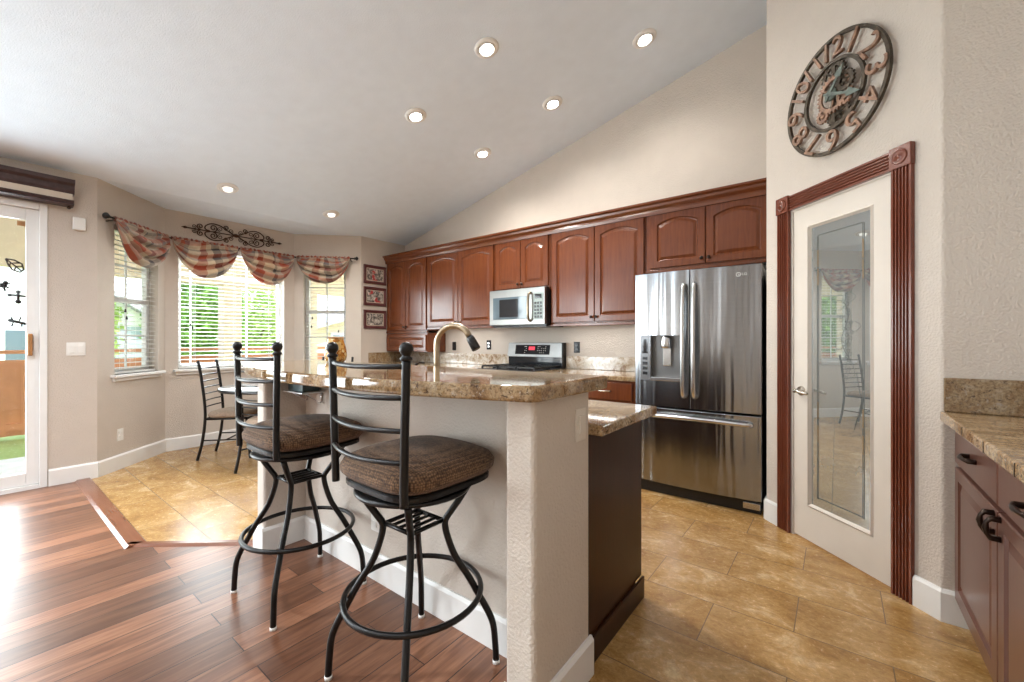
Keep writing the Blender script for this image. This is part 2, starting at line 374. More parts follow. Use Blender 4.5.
# ------------------------------------------------------------------ mesh helpers
class MB:
    def __init__(s): s.v = []; s.f = []; s.sm = []; s.uv = None; s.T = None
    def add(s, vs, fs, smooth=False):
        o = len(s.v)
        if s.T is not None: vs = [tuple(s.T @ Vector(p)) for p in vs]
        s.v += [tuple(p) for p in vs]
        s.f += [tuple(i+o for i in f) for f in fs]; s.sm += [smooth]*len(fs)
        return s
    def box(s, a, b):
        (x0, y0, z0), (x1, y1, z1) = [min(p, q) for p, q in zip(a, b)], [max(p, q) for p, q in zip(a, b)]
        v = [(x0, y0, z0), (x1, y0, z0), (x1, y1, z0), (x0, y1, z0), (x0, y0, z1), (x1, y0, z1), (x1, y1, z1), (x0, y1, z1)]
        return s.add(v, [(0, 3, 2, 1), (4, 5, 6, 7), (0, 1, 5, 4), (1, 2, 6, 5), (2, 3, 7, 6), (3, 0, 4, 7)])
    def tube(s, pts, r, n=8, closed=False, caps=True):
        pts = [Vector(p) for p in pts]; k = len(pts)
        rs = r if isinstance(r, (list, tuple)) else [r]*k
        def tang(i):
            a = pts[(i-1) % k] if (closed or i > 0) else pts[i]; b = pts[(i+1) % k] if (closed or i < k-1) else pts[i]
            return (b-a).normalized()
        t0 = tang(0); up = Vector((0, 0, 1)) if abs(t0.z) < 0.9 else Vector((1, 0, 0))
        nrm = t0.cross(up).normalized(); vs = []
        for i in range(k):
            t = tang(i); nrm = (nrm - t*nrm.dot(t)).normalized(); bn = t.cross(nrm)
            for j in range(n):
                a = 2*PI*j/n; vs.append(pts[i] + (nrm*math.cos(a)+bn*math.sin(a))*rs[i])
        fs = []
        for i in range(k if closed else k-1):
            for j in range(n):
                p, q = i*n+j, i*n+(j+1) % n; i2 = (i+1) % k
                fs.append((p, q, i2*n+(j+1) % n, i2*n+j))
        s.add(vs, fs, True)
        if caps and not closed:
            o = len(s.v)-k*n
            s.f += [tuple(o+j for j in reversed(range(n))), tuple(o+(k-1)*n+j for j in range(n))]; s.sm += [False, False]
        return s
    def cyl(s, p0, p1, r, n=16): return s.tube([p0, p1], r, n)
    def lathe(s, prof, c=(0, 0, 0), n=24, smooth=True, axis='z'):
        vs = []; k = len(prof)
        for r, z in prof:
            for j in range(n):
                a = 2*PI*j/n
                p = (r*math.cos(a), r*math.sin(a), z)
                if axis == 'y': p = (p[0], -p[2], p[1])
                if axis == 'x': p = (p[2], p[0], p[1])
                vs.append((c[0]+p[0], c[1]+p[1], c[2]+p[2]))
        fs = [(i*n+j, i*n+(j+1) % n, (i+1)*n+(j+1) % n, (i+1)*n+j) for i in range(k-1) for j in range(n)]
        if prof[0] == prof[-1]: return s.add(vs, fs, smooth)
        if prof[0][0] > 1e-5: fs.append(tuple(reversed(range(n))))
        if prof[-1][0] > 1e-5: fs.append(tuple((k-1)*n+j for j in range(n)))
        return s.add(vs, fs, smooth)
    def ball(s, c, r, n=16, sc=(1, 1, 1)):
        k = n//2; vs = [(c[0], c[1], c[2]-r*sc[2])]
        for i in range(1, k):
            a = -PI/2+PI*i/k
            for j in range(n):
                b = 2*PI*j/n; vs.append((c[0]+r*math.cos(a)*math.cos(b)*sc[0], c[1]+r*math.cos(a)*math.sin(b)*sc[1], c[2]+r*math.sin(a)*sc[2]))
        vs.append((c[0], c[1], c[2]+r*sc[2])); L = len(vs)-1
        fs = [(0, 1+(j+1) % n, 1+j) for j in range(n)]
        for i in range(k-2):
            for j in range(n): fs.append((1+i*n+j, 1+i*n+(j+1) % n, 1+(i+1)*n+(j+1) % n, 1+(i+1)*n+j))
        fs += [(1+(k-2)*n+j, 1+(k-2)*n+(j+1) % n, L) for j in range(n)]
        return s.add(vs, fs, True)
    def prism(s, poly, z0, z1):
        n = len(poly)
        vs = [(x, y, z0) for x, y in poly]+[(x, y, z1) for x, y in poly]
        return s.add(vs, [tuple(reversed(range(n))), tuple(range(n, 2*n))]+[(i, (i+1) % n, n+(i+1) % n, n+i) for i in range(n)])
    def loops(s, Ls, cap0=True, cap1=True, smooth=False):
        n = len(Ls[0]); vs = [p for l in Ls for p in l]
        fs = [(i*n+j, i*n+(j+1) % n, (i+1)*n+(j+1) % n, (i+1)*n+j) for i in range(len(Ls)-1) for j in range(n)]
        if cap0: fs.append(tuple(reversed(range(n))))
        if cap1: fs.append(tuple((len(Ls)-1)*n+j for j in range(n)))
        return s.add(vs, fs, smooth)
    def sheet(s, grid, uv=None):
        r, c = len(grid), len(grid[0]); o = len(s.v)
        s.add([p for row in grid for p in row], [(i*c+j, i*c+j+1, (i+1)*c+j+1, (i+1)*c+j) for i in range(r-1) for j in range(c-1)], True)
        if uv: s.uv = (s.uv or {}); s.uv.update({o+i*c+j: uv[i][j] for i in range(r) for j in range(c)})
        return s
    def build(s, name, m, parent=None, bevel=0.0, label=None, loc=None, rot=None, seg=2):
        me = bpy.data.meshes.new(name); me.from_pydata(s.v, [], s.f); me.update()
        me.polygons.foreach_set('use_smooth', s.sm)
        if s.uv:
            ul = me.uv_layers.new(name='UVMap')
            for lp in me.loops: ul.data[lp.index].uv = s.uv.get(lp.vertex_index, (0, 0))
        me.materials.append(M[m] if isinstance(m, str) else m)
        o = bpy.data.objects.new(name, me); COL.objects.link(o)
        if parent: o.parent = parent
        if loc: o.location = loc
        if rot: o.rotation_euler = rot
        if bevel:
            b = o.modifiers.new('edge', 'BEVEL'); b.width = bevel; b.segments = seg; b.limit_method = 'ANGLE'; b.angle_limit = R(40); b.harden_normals = False
        if label: o['label'] = label
        return o
def thing(name, label, cat, loc=(0, 0, 0), rz=0.0, group=None):
    o = bpy.data.objects.new(name, None); COL.objects.link(o); o.location = loc; o.rotation_euler = (0, 0, rz)
    o.empty_display_size = 0.1
    o['label'] = label; o['category'] = cat
    if group: o['group'] = group
    return o
def tag(o, label, cat, group=None, kind=None):
    o['label'] = label; o['category'] = cat
    if group: o['group'] = group
    if kind: o['kind'] = kind
    return o
def struct(o, label=None, cat=None):
    o['kind'] = 'structure'
    if label: o['label'] = label
    if cat: o['category'] = cat
    return o
def copy_tree(o, parent=None):
    c = o.copy(); COL.objects.link(c)
    if parent: c.parent = parent
    for ch in list(o.children): copy_tree(ch, c)
    return c
def spline(pts, n=6):
    pts = [Vector(p) for p in pts]; out = []
    for i in range(len(pts)-1):
        p0 = pts[max(i-1, 0)]; p1 = pts[i]; p2 = pts[i+1]; p3 = pts[min(i+2, len(pts)-1)]
        for j in range(n):
            t = j/n
            out.append(0.5*((2*p1)+(-p0+p2)*t+(2*p0-5*p1+4*p2-p3)*t*t+(-p0+3*p1-3*p2+p3)*t**3))
    out.append(pts[-1]); return out
def frame_at(a, ang):           # local x along the wall, local -y towards the room
    return Matrix.Translation(Vector(a)) @ Matrix.Rotation(ang, 4, 'Z')

# ------------------------------------------------------------------ floors
XL, YB, ZL = -5.24, 4.09, 2.68
tile_poly = [(XL, 0.62), (-3.36, 0.61), (-2.78, 1.09), (-2.71, 1.30), (-0.80, 1.30), (-0.80, -4.0), (1.02, -4.0), (1.02, 4.2), (XL, 4.2), (XL, 3.40), (-5.90, 2.74), (-5.90, 1.29)]
struct(MB().prism(tile_poly, -0.08, 0.0).build('floor', 'tilefloor'), 'golden travertine tile floor of the kitchen and breakfast nook', 'floor')
wood_poly = [(XL, -4.0), (-0.80, -4.0), (-0.80, 1.30), (-2.71, 1.30), (-2.78, 1.09), (-3.36, 0.61), (XL, 0.62)]
struct(MB().prism(wood_poly, -0.08, 0.0).build('floor', 'woodfloor'), 'reddish brown hardwood plank floor in front of the island', 'floor')
tp = MB()
def ribbon(m, pts, wd, h):      # wooden reducer strip with sloping edge
    for (a, b) in zip(pts[:-1], pts[1:]):
        a = Vector(a); b = Vector(b); d = (b-a).normalized(); nn = Vector((-d.y, d.x))
        q = [(0.0, 0.0), (0.018, h), (wd-0.012, h), (wd, 0.0)]
        l0 = [(a.x+nn.x*u, a.y+nn.y*u, z) for u, z in q]; l1 = [(b.x+nn.x*u, b.y+nn.y*u, z) for u, z in q]
        m.loops([l0, l1])
ribbon(tp, [(-5.225, 0.556), (-3.30, 0.556)], 0.105, 0.013)
ribbon(tp, [(-3.33, 0.558), (-2.735, 1.055)], 0.06, 0.013)
struct(tp.build('trim_2', 'strip'), 'reddish wooden transition strip between hardwood and nook tile', 'floor trim')

# ------------------------------------------------------------------ walls
def wall_holes(name, a, ang, length, th, z0, z1, holes, label, ext=(0, 0)):
    m = MB(); m.T = frame_at((a[0], a[1], 0), ang)
    x = -ext[0]
    for (h0, h1, hz0, hz1) in sorted(holes):
        m.box((x, 0, z0), (h0, th, z1))
        if hz0 > z0: m.box((h0, 0, z0), (h1, th, hz0))
        if hz1 < z1: m.box((h0, 0, hz1), (h1, th, z1))
        x = h1
    m.box((x, 0, z0), (length+ext[1], th, z1))
    return struct(m.build(name, 'paint'), label, 'wall')
# left wall: local x runs along +y when ang=90deg, local -y looks to +x (room)
wall_holes('wall_left', (XL, -4.0), R(90), 4.70, 0.15, 0, ZL, [(0.45, 2.05, 0.5, 2.4), (2.45, 4.40, 0.0, 2.36)], 'greige left wall around the sliding patio door')
wall_holes('wall_left_corner', (XL, 3.335), R(90), 0.755, 0.15, 0, ZL, [], 'short greige wall carrying the three framed pictures', (0, 0.15))
BA, BB, BC, BD = (XL, 0.699), (-5.86, 1.319), (-5.86, 2.715), (XL, 3.335)
SL = 0.62*math.sqrt(2)
W1 = (0.192, 0.772, 0.90, 2.33); W2 = (0.118, 1.262, 0.90, 2.33); W3 = (0.120, 0.672, 0.90, 2.33)
wall_holes('wall_bay_left', BA, R(135), SL, 0.15, 0, ZL, [W1], 'angled left wall of the bay with a narrow window', (0, 0.06))
wall_holes('wall_bay_center', BB, R(90), 1.396, 0.15, 0, ZL, [W2], 'middle wall of the bay with the wide window', (0.06, 0.06))
wall_holes('wall_bay_right', BC, R(45), SL, 0.15, 0, ZL, [W3], 'angled right wall of the bay with a narrow window', (0.06, 0))
bw = MB(); zt = lambda x: ZL+0.25*(x-XL)
bw.loops([[(XL-0.15, YB, 0), (1.17, YB, 0), (1.17, YB, zt(1.17)+0.02), (XL-0.15, YB, zt(XL-0.15)+0.02)], [(XL-0.15, YB+0.15, 0), (1.17, YB+0.15, 0), (1.17, YB+0.15, zt(1.17)+0.02), (XL-0.15, YB+0.15, zt(XL-0.15)+0.02)]])
struct(bw.build('wall_back', 'paint'), 'cream gable wall behind and above the kitchen cabinets', 'wall')
# pantry walls with rounded corners
AX, AY, CXr, CYr = -0.384, 3.349, 0.363, 2.602
d45 = Vector((1, -1)).normalized(); n45 = Vector((1, 1)).normalized()
def on45(s_, off=0.0): return Vector((AX, AY)) + d45*s_ + n45*off
def fillet(p, a, b, r, n=6):
    p, a, b = Vector(p), Vector(a), Vector(b); u = (a-p).normalized(); v = (b-p).normalized()
    th = u.angle(v); t = r/math.tan(th/2); c = p+(u+v).normalized()*(r/math.sin(th/2)); out = []
    A0 = p+u*t-c; B0 = p+v*t-c; tot = A0.angle_signed(B0) if hasattr(A0, 'angle_signed') else 0
    for i in range(n+1):
        a_ = A0.lerp(B0, i/n); out.append(tuple(c+a_.normalized()*r))
    return out
DS0, DS1 = 0.225, 0.845       # door opening along the diagonal
LEN45 = 0.747*math.sqrt(2)
pw = MB()
zc = 4.3
pl = [(AX, 4.12)]+fillet((AX, AY), (AX, 4.0), tuple(on45(0.3)), 0.02)+[tuple(on45(DS0)), tuple(on45(DS0, 0.12)), (AX+0.12, AY+0.06), (AX+0.12, 4.12)]
pw.prism(pl, 0, zc)
pr = [tuple(on45(DS1))]+fillet((CXr, CYr), tuple(on45(0.8)), (1.0, CYr), 0.02)+[(1.17, CYr), (1.17, CYr+0.12), tuple(Vector((CXr+0.05, CYr+0.12))), tuple(on45(DS1, 0.12))]
pw.prism(pr, 0, zc)
pw.prism([tuple(on45(DS0-0.001)), tuple(on45(DS1+0.001)), tuple(on45(DS1+0.001, 0.12)), tuple(on45(DS0-0.001, 0.12))], 2.045, zc)
struct(pw.build('wall_pantry', 'paint'), 'diagonal pantry wall with the glazed door and clock', 'wall')
wall_holes('wall_right', (1.02, 2.602), R(-90), 6.60, 0.15, 0, 4.35, [], 'greige right wall behind the counter')
rw = MB()
rw.box((XL-0.15, -4.15, 0), (1.17, -4.0, 2.6))
rw.loops([[(XL-0.15, y, 2.6), (1.17, y, 2.6), (1.17, y, zt(1.17)), (XL-0.15, y, ZL)] for y in (-4.15, -4.0)])
struct(rw.build('wall_rear', 'paint'), 'wall behind the viewer', 'wall')
# ceilings
cl = MB()
cl.loops([[(XL-0.15, y, zt(XL)-0.0), (XL, y, ZL), (1.17, y, zt(1.17)), (1.17, y, zt(1.17)+0.1), (XL-0.15, y, ZL+0.1)] for y in (-4.15, 4.24)])
struct(cl.build('ceiling', 'ceil'), 'pale grey textured vaulted ceiling', 'ceiling')
struct(MB().prism([(XL-0.15, 0.70), (XL-0.15, 3.33), (-6.1, 2.9), (-6.1, 1.15)], ZL, ZL+0.08).build('ceiling_bay', 'ceil'), 'flat ceiling over the bay window', 'ceiling')

# baseboards
BH, BT = 0.14, 0.016
def baseboard(name, segs, label, h=BH):
    m = MB()
    for a, b in segs:
        a = Vector(a); b = Vector(b); d = (b-a).normalized(); nn = Vector((d.y, -d.x)); t = BT
        q = [(0.0, 0.0), (t, 0.0), (t, h-0.014), (t*0.45, h), (0.0, h)]
        m.loops([[(p.x+nn.x*u, p.y+nn.y*u, z) for u, z in q] for p in (a, b)])
    return struct(m.build(name, 'white'), label, 'baseboard')
baseboard('baseboard_left', [((XL, 0.405), (XL, 0.705))], 'white baseboard between the patio door and the bay')
baseboard('baseboard_bay', [(BA, (BB[0]+0.003, BB[1]-0.003)), (BB, BC), (BC, BD)], 'white baseboard running round the bay')
baseboard('baseboard_corner', [(BD, (XL, 3.50))], 'white baseboard under the framed pictures')
baseboard('baseboard_pantry', [((AX, 3.9), (AX, AY-0.004)), (tuple(on45(0.0)), tuple(on45(0.118))), (tuple(on45(0.948)), (CXr+0.004, CYr-0.004)), ((CXr-0.006, CYr), (0.46, CYr))], 'white baseboard at the foot of the pantry wall')

# ------------------------------------------------------------------ windows with blinds
def window(idx, a, ang, hole, label, kind):
    h0, h1, z0, z1 = hole; T = frame_at((a[0], a[1], 0), ang); wd = h1-h0
    root = bpy.data.objects.new('window_%d' % idx, None); COL.objects.link(root); root.matrix_world = T
    struct(root, label, 'window')
    fr = MB(); t = 0.045; y0, y1 = 0.085, 0.135
    fr.box((h0, y0, z0), (h0+t, y1, z1)).box((h1-t, y0, z0), (h1, y1, z1)).box((h0+t, y0, z0), (h1-t, y1, z0+t)).box((h0+t, y0, z1-t), (h1-t, y1, z1))
    fr.build('window_frame', 'vinyl', root, 0.004)
    mu = MB()
    if kind == 'hung':
        MB().box((h0+t, y0-0.005, 1.60), (h1-t, y1-0.005, 1.645)).build('meeting_rail', 'vinyl', root, 0.003)
        for za, zb in ((z0+t, 1.60), (1.645, z1-t)):
            mu.box(((h0+h1)/2-0.008, 0.105, za), ((h0+h1)/2+0.008, 0.118, zb)); mu.box((h0+t, 0.105, (za+zb)/2-0.008), (h1-t, 0.118, (za+zb)/2+0.008))
    else:
        for fx in (0.125, 0.64): mu.box((h0+wd*fx-0.006, 0.103, z0+t), (h0+wd*fx+0.006, 0.119, z1-t))
        for zz in (1.61, 2.0): mu.box((h0+t, 0.104, zz-0.009), (h1-t, 0.118, zz+0.009))
    mu.build('muntin', 'vinyl', root)
    MB().box((h0+t, 0.109, z0+t), (h1-t, 0.113, z1-t)).build('glass_pane', 'glass', root)
    sl = MB(); sl.box((h0-0.045, -0.05, z0-0.028), (h1+0.045, 0.084, z0)); sl.box((h0-0.03, -0.022, z0-0.062), (h1+0.03, 0.0, z0-0.028))
    sl.build('window_sill', 'white', root, 0.006)
    return root
def blind(a, ang, hole, label, tilt, tassels):
    h0, h1, z0, z1 = hole; T = frame_at((a[0], a[1], 0), ang)
    root = thing('window_blind', label, 'blind', (0, 0, 0), 0, 'white slatted blinds in the bay windows'); root.matrix_world = T @ Matrix.Translation((0, 0, z0))
    H = z1-z0; x0, x1 = h0+0.008, h1-0.008; yc = 0.045
    MB().box((x0, yc-0.028, H-0.055), (x1, yc+0.028, H)).build('head_rail', 'slat', root)
    MB().box((x0, yc-0.024, 0.004), (x1, yc+0.024, 0.024)).build('bottom_rail', 'slat', root, 0.003)
    sm = MB(); z = 0.06
    while z < H-0.07:
        c, s_ = math.cos(tilt)*0.024, math.sin(tilt)*0.024
        sm.loops([[(x, yc-c, z-s_), (x, yc, z+0.0035), (x, yc+c, z+s_), (x, yc+c, z+s_+0.002), (x, yc, z+0.0055), (x, yc-c, z-s_+0.002)] for x in (x0, x1)])
        z += 0.0455
    sm.build('slats', 'slat', root)
    cm = MB()
    for fx in (0.14, 0.5, 0.86):
        x = x0+(x1-x0)*fx
        for dy in (-0.026, 0.026): cm.cyl((x, yc+dy, 0.02), (x, yc+dy, H-0.05), 0.0012, 5)
    cm.build('ladder_cord', 'slat', root)
    for fx, zz in tassels:
        x = h0+(h1-h0)*fx
        co = MB().cyl((x, yc-0.034, zz-z0+0.03), (x, yc-0.034, H-0.05), 0.001, 5).build('pull_cord', 'slat', root)
        MB().lathe([(0.002, 0.035), (0.005, 0.03), (0.010, 0.004), (0.009, 0), (0, 0)], (x, yc-0.034, zz-z0), 10).build('tassel', 'blackp', co, label='small black cord tassel')
window(1, BA, R(135), W1, 'narrow single-hung window in the left angled wall of the bay', 'hung')
window(2, BB, R(90), W2, 'wide picture window in the middle of the bay', 'wide')
window(3, BC, R(45), W3, 'narrow single-hung window in the right angled wall of the bay', 'hung')
blind(BA, R(135), W1, 'white slatted blind in the left angled bay window, by the patio door', 0.10, [(0.25, 1.50), (0.28, 1.43)])
blind(BB, R(90), W2, 'wide white slatted blind in the middle bay window under the scrollwork', 0.10, [(0.12, 1.36), (0.10, 1.39)])
blind(BC, R(45), W3, 'white slatted blind in the right angled bay window, beside the framed pictures', 0.06, [(0.2, 1.52), (0.18, 1.40), (0.82, 1.34)])

# ------------------------------------------------------------------ sliding patio door (left wall)
dr = bpy.data.objects.new('door_2', None); COL.objects.link(dr); dr.location = (XL, 0.0, 0); struct(dr, 'white framed sliding glass patio door', 'door')
jm = MB(); y0, y1 = -1.55, 0.40
jm.box((-0.12, y1-0.045, 0), (0.012, y1, 2.36)).box((-0.12, y0, 0), (0.012, y0+0.045, 2.36)).box((-0.12, y0+0.045, 2.31), (0.012, y1-0.045, 2.36)).box((-0.12, y0+0.045, -0.01), (0.004, y1-0.045, 0.035))
jm.build('door_frame', 'vinyl', dr, 0.004)
for nm, a, b, dx in (('sliding_panel', -0.62, 0.357, -0.055), ('fixed_panel', -1.505, -0.54, -0.10)):
    p = MB(); s_ = 0.075; za, zb = 0.037, 2.308
    p.box((dx, a, za), (dx+0.038, a+s_, zb)).box((dx, b-s_, za), (dx+0.038, b, zb)).box((dx, a+s_, za), (dx+0.038, b-s_, za+0.10)).box((dx, a+s_, zb-0.095), (dx+0.038, b-s_, zb))
    po = p.build(nm, 'vinyl', dr, 0.004)
    MB().box((dx+0.017, a+s_-0.002, za+0.095), (dx+0.021, b-s_+0.002, zb-0.09)).build('glass_pane', 'glass', po)
    if nm == 'sliding_panel':
        MB().box((dx+0.038, 0.325, 1.14), (dx+0.046, 0.352, 1.31)).cyl((dx+0.045, 0.338, 1.17), (dx+0.049, 0.338, 1.17), 0.006, 10).cyl((dx+0.045, 0.338, 1.28), (dx+0.049, 0.338, 1.28), 0.006, 10).build('lock_plate', 'plastic', po)
        h = MB().box((dx+0.038, 0.290, 1.10), (dx+0.078, 0.318, 1.28))
        h.build('door_handle', 'orangewood', po, 0.006, label='oak pull handle')
# decals on the slider glass
gx = XL-0.055+0.0225
def decal(name, y, z, shapes, mt, label):
    m = MB()
    for kind, *a in shapes:
        if kind == 'o': m.lathe([(0.0, 0.0), (a[2], 0.0), (a[2]*0.8, 0.004), (0.0, 0.005)], (0, a[0], a[1]), 12, axis='x')
        else: m.tube([(0.003, p[0], p[1]) for p in a[0]], a[1], 5)
    o = m.build(name, mt, loc=(gx, y, z)); tag(o, label, 'glass ornament'); return o
decal('leaf_ornament', 0.232, 1.83, [('l', [(0.05, 0.05), (0.02, 0.045), (-0.02, 0.01), (-0.03, -0.03), (-0.01, -0.05), (0.02, -0.03), (0.04, 0.01), (0.05, 0.05)][::-1] and [(-0.055, 0.05), (-0.01, 0.045), (0.03, 0.02), (0.04, -0.025), (0.02, -0.05), (-0.02, -0.035), (-0.04, 0.0), (-0.055, 0.05)], 0.006),
    ('l', [(-0.05, 0.045), (0.03, -0.04)], 0.005), ('l', [(-0.02, 0.02), (0.02, 0.025)], 0.005), ('l', [(0.0, -0.005), (0.035, 0.0)], 0.005), ('l', [(0.0, 0.0), (-0.01, -0.04)], 0.005), ('l', [(-0.03, 0.025), (-0.035, -0.01)], 0.005)], 'bronze', 'brown leaf-shaped ornament stuck highest on the patio door glass')
decal('bug_ornament', 0.165, 1.665, [('o', 0, 0, 0.022), ('o', 0.012, 0.025, 0.014), ('l', [(-0.03, 0.02), (0.0, 0.0), (0.03, -0.02)], 0.006), ('l', [(-0.03, -0.02), (0.0, 0.0), (0.035, 0.02)], 0.006), ('l', [(0, 0), (0.01, -0.045)], 0.007)], 'blackp', 'black bug-shaped ornament on the patio door glass, left of the dragonfly one')
decal('dragonfly_ornament', 0.243, 1.585, [('l', [(0, 0.045), (0, -0.04)], 0.010), ('l', [(-0.05, 0.008), (0.05, 0.0)], 0.009), ('o', -0.045, 0.005, 0.014), ('o', 0.045, 0.0, 0.014), ('o', 0, -0.045, 0.018), ('o', 0, 0.035, 0.015)], 'blackp', 'black dragonfly-shaped ornament midway down the patio door glass')
decal('lizard_ornament', 0.238, 1.375, [('l', [(-0.045, 0.012), (0.0, 0.0), (0.06, -0.02)], 0.012), ('l', [(-0.02, 0.0), (-0.03, -0.04)], 0.005), ('l', [(0.02, 0.0), (0.025, -0.04)], 0.005), ('l', [(-0.02, 0.01), (-0.035, 0.04)], 0.005), ('l', [(0.01, 0.01), (0.02, 0.045)], 0.005), ('o', -0.035, 0.012, 0.016)], 'blackp', 'black lizard-shaped ornament lowest on the patio door glass')
o = MB().box((-0.003, -0.022, -0.02), (0.003, 0.022, 0.02)).build('door_sensor', 'orangewood', loc=(gx, 0.258, 2.18)); tag(o, 'small orange sensor tag at the top of the patio door glass', 'sensor')

# window cornice over the slider
co = thing('window_cornice', 'dark wooden cornice with cream band above the patio door', 'cornice', (XL, 0.55, 2.37))
def cprof(m, q, ya, yb): m.loops([[(u, y, z) for u, z in q] for y in (ya, yb)])
m = MB(); cprof(m, [(0, 0.10), (0.085, 0.10), (0.095, 0.125), (0.10, 0.165), (0.125, 0.185), (0.13, 0.215), (0, 0.215)], -2.2, 0.0); m.build('top_molding', 'darkwood', co)
m = MB(); cprof(m, [(0, 0.045), (0.09, 0.045), (0.09, 0.10), (0, 0.10)], -2.18, -0.012); m.build('band', 'cream', co)
m = MB(); cprof(m, [(0, 0.0), (0.085, 0.0), (0.105, 0.012), (0.095, 0.024), (0.105, 0.045), (0, 0.045)], -2.19, -0.004); m.build('bottom_molding', 'darkwood', co)
MB().ball((0.05, -0.03, -0.012), 0.014, 10).build('knob', 'bronze', co)

# ------------------------------------------------------------------ small wall fittings
def wallplate(name, label, cat, T, wd, ht, holes, mt='plastic', inner='plastic'):
    root = thing(name, label, cat); root.matrix_world = T
    MB().box((-wd/2, -0.006, -ht/2), (wd/2, 0, ht/2)).build('cover_plate', mt, root, 0.003)
    for x, z, a, b in holes:
        MB().box((x-a/2, -0.012, z-b/2), (x+a/2, -0.005, z+b/2)).build('toggle' if 'switch' in name else 'socket', inner, root, 0.002)
    return root
def Twall(p, ang): return frame_at(p, ang)
wallplate('light_switch', 'white double light switch on the wall beside the patio door', 'light switch', Twall((XL, 0.568, 1.15), R(90)), 0.118, 0.115, [(-0.027, 0, 0.034, 0.066), (0.027, 0, 0.034, 0.066)])
o = MB().box((-0.04, -0.03, -0.055), (0.04, 0, 0.055)).build('alarm_sensor', 'plastic', bevel=0.008); o.matrix_world = Twall((XL, 0.585, 2.24), R(90)); tag(o, 'white plastic box sensor high on the wall beside the patio door', 'sensor')
OUT = [(0, 0.02, 0.032, 0.028), (0, -0.02, 0.032, 0.028)]
a45 = Matrix.Rotation(R(135), 4, 'Z')
wallplate('wall_outlet', 'white outlet low on the left angled wall of the bay', 'outlet', Twall((-5.422, 0.881, 0.325), R(135)), 0.072, 0.115, OUT)
wallplate('wall_outlet', 'white outlet near the floor on the island wall behind the stools', 'outlet', Twall((-1.876, 1.28, 0.30), 0), 0.072, 0.115, OUT)
wallplate('light_switch', 'pale rocker switch on the end of the island', 'light switch', Twall((-0.72, 1.322, 0.925), R(90)), 0.072, 0.115, [(0, 0, 0.034, 0.066)], 'doorpaint', 'doorpaint')
wallplate('wall_outlet', 'black outlet on the kitchen wall left of the stove, behind the faucet', 'outlet', Twall((-4.17, YB, 1.15), 0), 0.07, 0.115, OUT, 'blackp', 'blackp')
wallplate('wall_outlet', 'dark outlet on the kitchen wall just left of the stove', 'outlet', Twall((-3.54, YB, 1.17), 0), 0.075, 0.12, OUT, 'darkglass', 'steelplain')
wallplate('wall_outlet', 'dark outlet on the kitchen wall between stove and fridge', 'outlet', Twall((-2.262, YB, 1.15), 0), 0.075, 0.12, OUT, 'darkglass', 'blackp')

# ------------------------------------------------------------------ recessed ceiling lights
slope = math.atan(0.25)
def canlight(x, y, label, lit, power):
    root = thing('recessed_light', label, 'ceiling light', (x, y, zt(x)), 0, 'recessed lights in the vaulted ceiling')
    root.rotation_euler = (0, -slope, 0)
    MB().lathe([(0.062, -0.004), (0.066, -0.014), (0.080, -0.012), (0.095, -0.004), (0.096, 0.0), (0.06, 0.0)], (0, 0, 0), 32).build('trim_ring', 'white', root)
    MB().lathe([(0.061, 0.0), (0.061, -0.018), (0.056, -0.02), (0.055, 0.0)], (0, 0, 0), 28).build('baffle', 'white', root)
    MB().lathe([(0.0, -0.040), (0.022, -0.038), (0.038, -0.028), (0.043, -0.012), (0.043, -0.002), (0, -0.002)], (0.004, 0, 0), 24).build('bulb', 'bulb' if lit else 'dimbulb', root)
    l = light('recessed_lamp', 'SPOT', (0, 0, -0.07), power, (1.0, 0.96, 0.90), (0, slope, 0), 0.05, spot=158, blend=1.0, parent=root)
for x, y, lab, lit, p in ((-2.12, 2.42, 'lit recessed ceiling light, nearest the top of the vault over the island', 1, 66), (-1.24, 3.36, 'lit recessed ceiling light highest on the vault, near the gable wall', 1, 20),
        (-2.99, 2.45, 'lit recessed ceiling light leftmost of the five bright ones', 1, 66), (-2.12, 3.36, 'lit recessed ceiling light second highest along the gable wall', 1, 20), (-3.01, 3.37, 'lit recessed ceiling light lowest and smallest of the five bright ones', 1, 30),
        (-4.88, 1.6, 'dim recessed ceiling light low by the bay, left one of two', 0, 12), (-4.88, 2.7, 'dim recessed ceiling light low by the bay, right one of two near the pictures', 0, 12)):
    canlight(x, y, lab, lit, p)

# ------------------------------------------------------------------ cabinets
def arch_pts(x0, x1, z0, z1, rise, n=12):
    pts = [(x0, z0), (x1, z0)]
    for i in range(n+1):
        t = i/n; x = x1+(x0-x1)*t; pts.append((x, z1-rise+rise*(1-(2*t-1)**2)))
    return pts
def rect_pts(x0, x1, z0, z1, n=12):
    pts = [(x0, z0), (x1, z0)]
    for i in range(n+1): pts.append((x1+(x0-x1)*i/n, z1))
    return pts
def door_mesh(wd, ht, rise=0.045, st=0.058, t=0.02):
    m = MB(); y = lambda P, d: [(p[0], -d, p[1]) for p in P]
    o = rect_pts(0, wd, 0, ht); e_ = rect_pts(0.004, wd-0.004, 0.004, ht-0.004)
    i0 = arch_pts(st, wd-st, st, ht-st*0.8, rise); i1 = arch_pts(st+0.006, wd-st-0.006, st+0.006, ht-st*0.8-0.006, rise)
    i2 = arch_pts(st+0.012, wd-st-0.012, st+0.012, ht-st*0.8-0.012, rise); k = st+0.036
    i3 = arch_pts(k, wd-k, k, ht-st*0.8-0.036, rise*0.95)
    m.loops([y(o, 0), y(o, t-0.004), y(e_, t), y(i0, t), y(i1, t-0.009), y(i2, t-0.011), y(i3, t-0.002)])
    return m
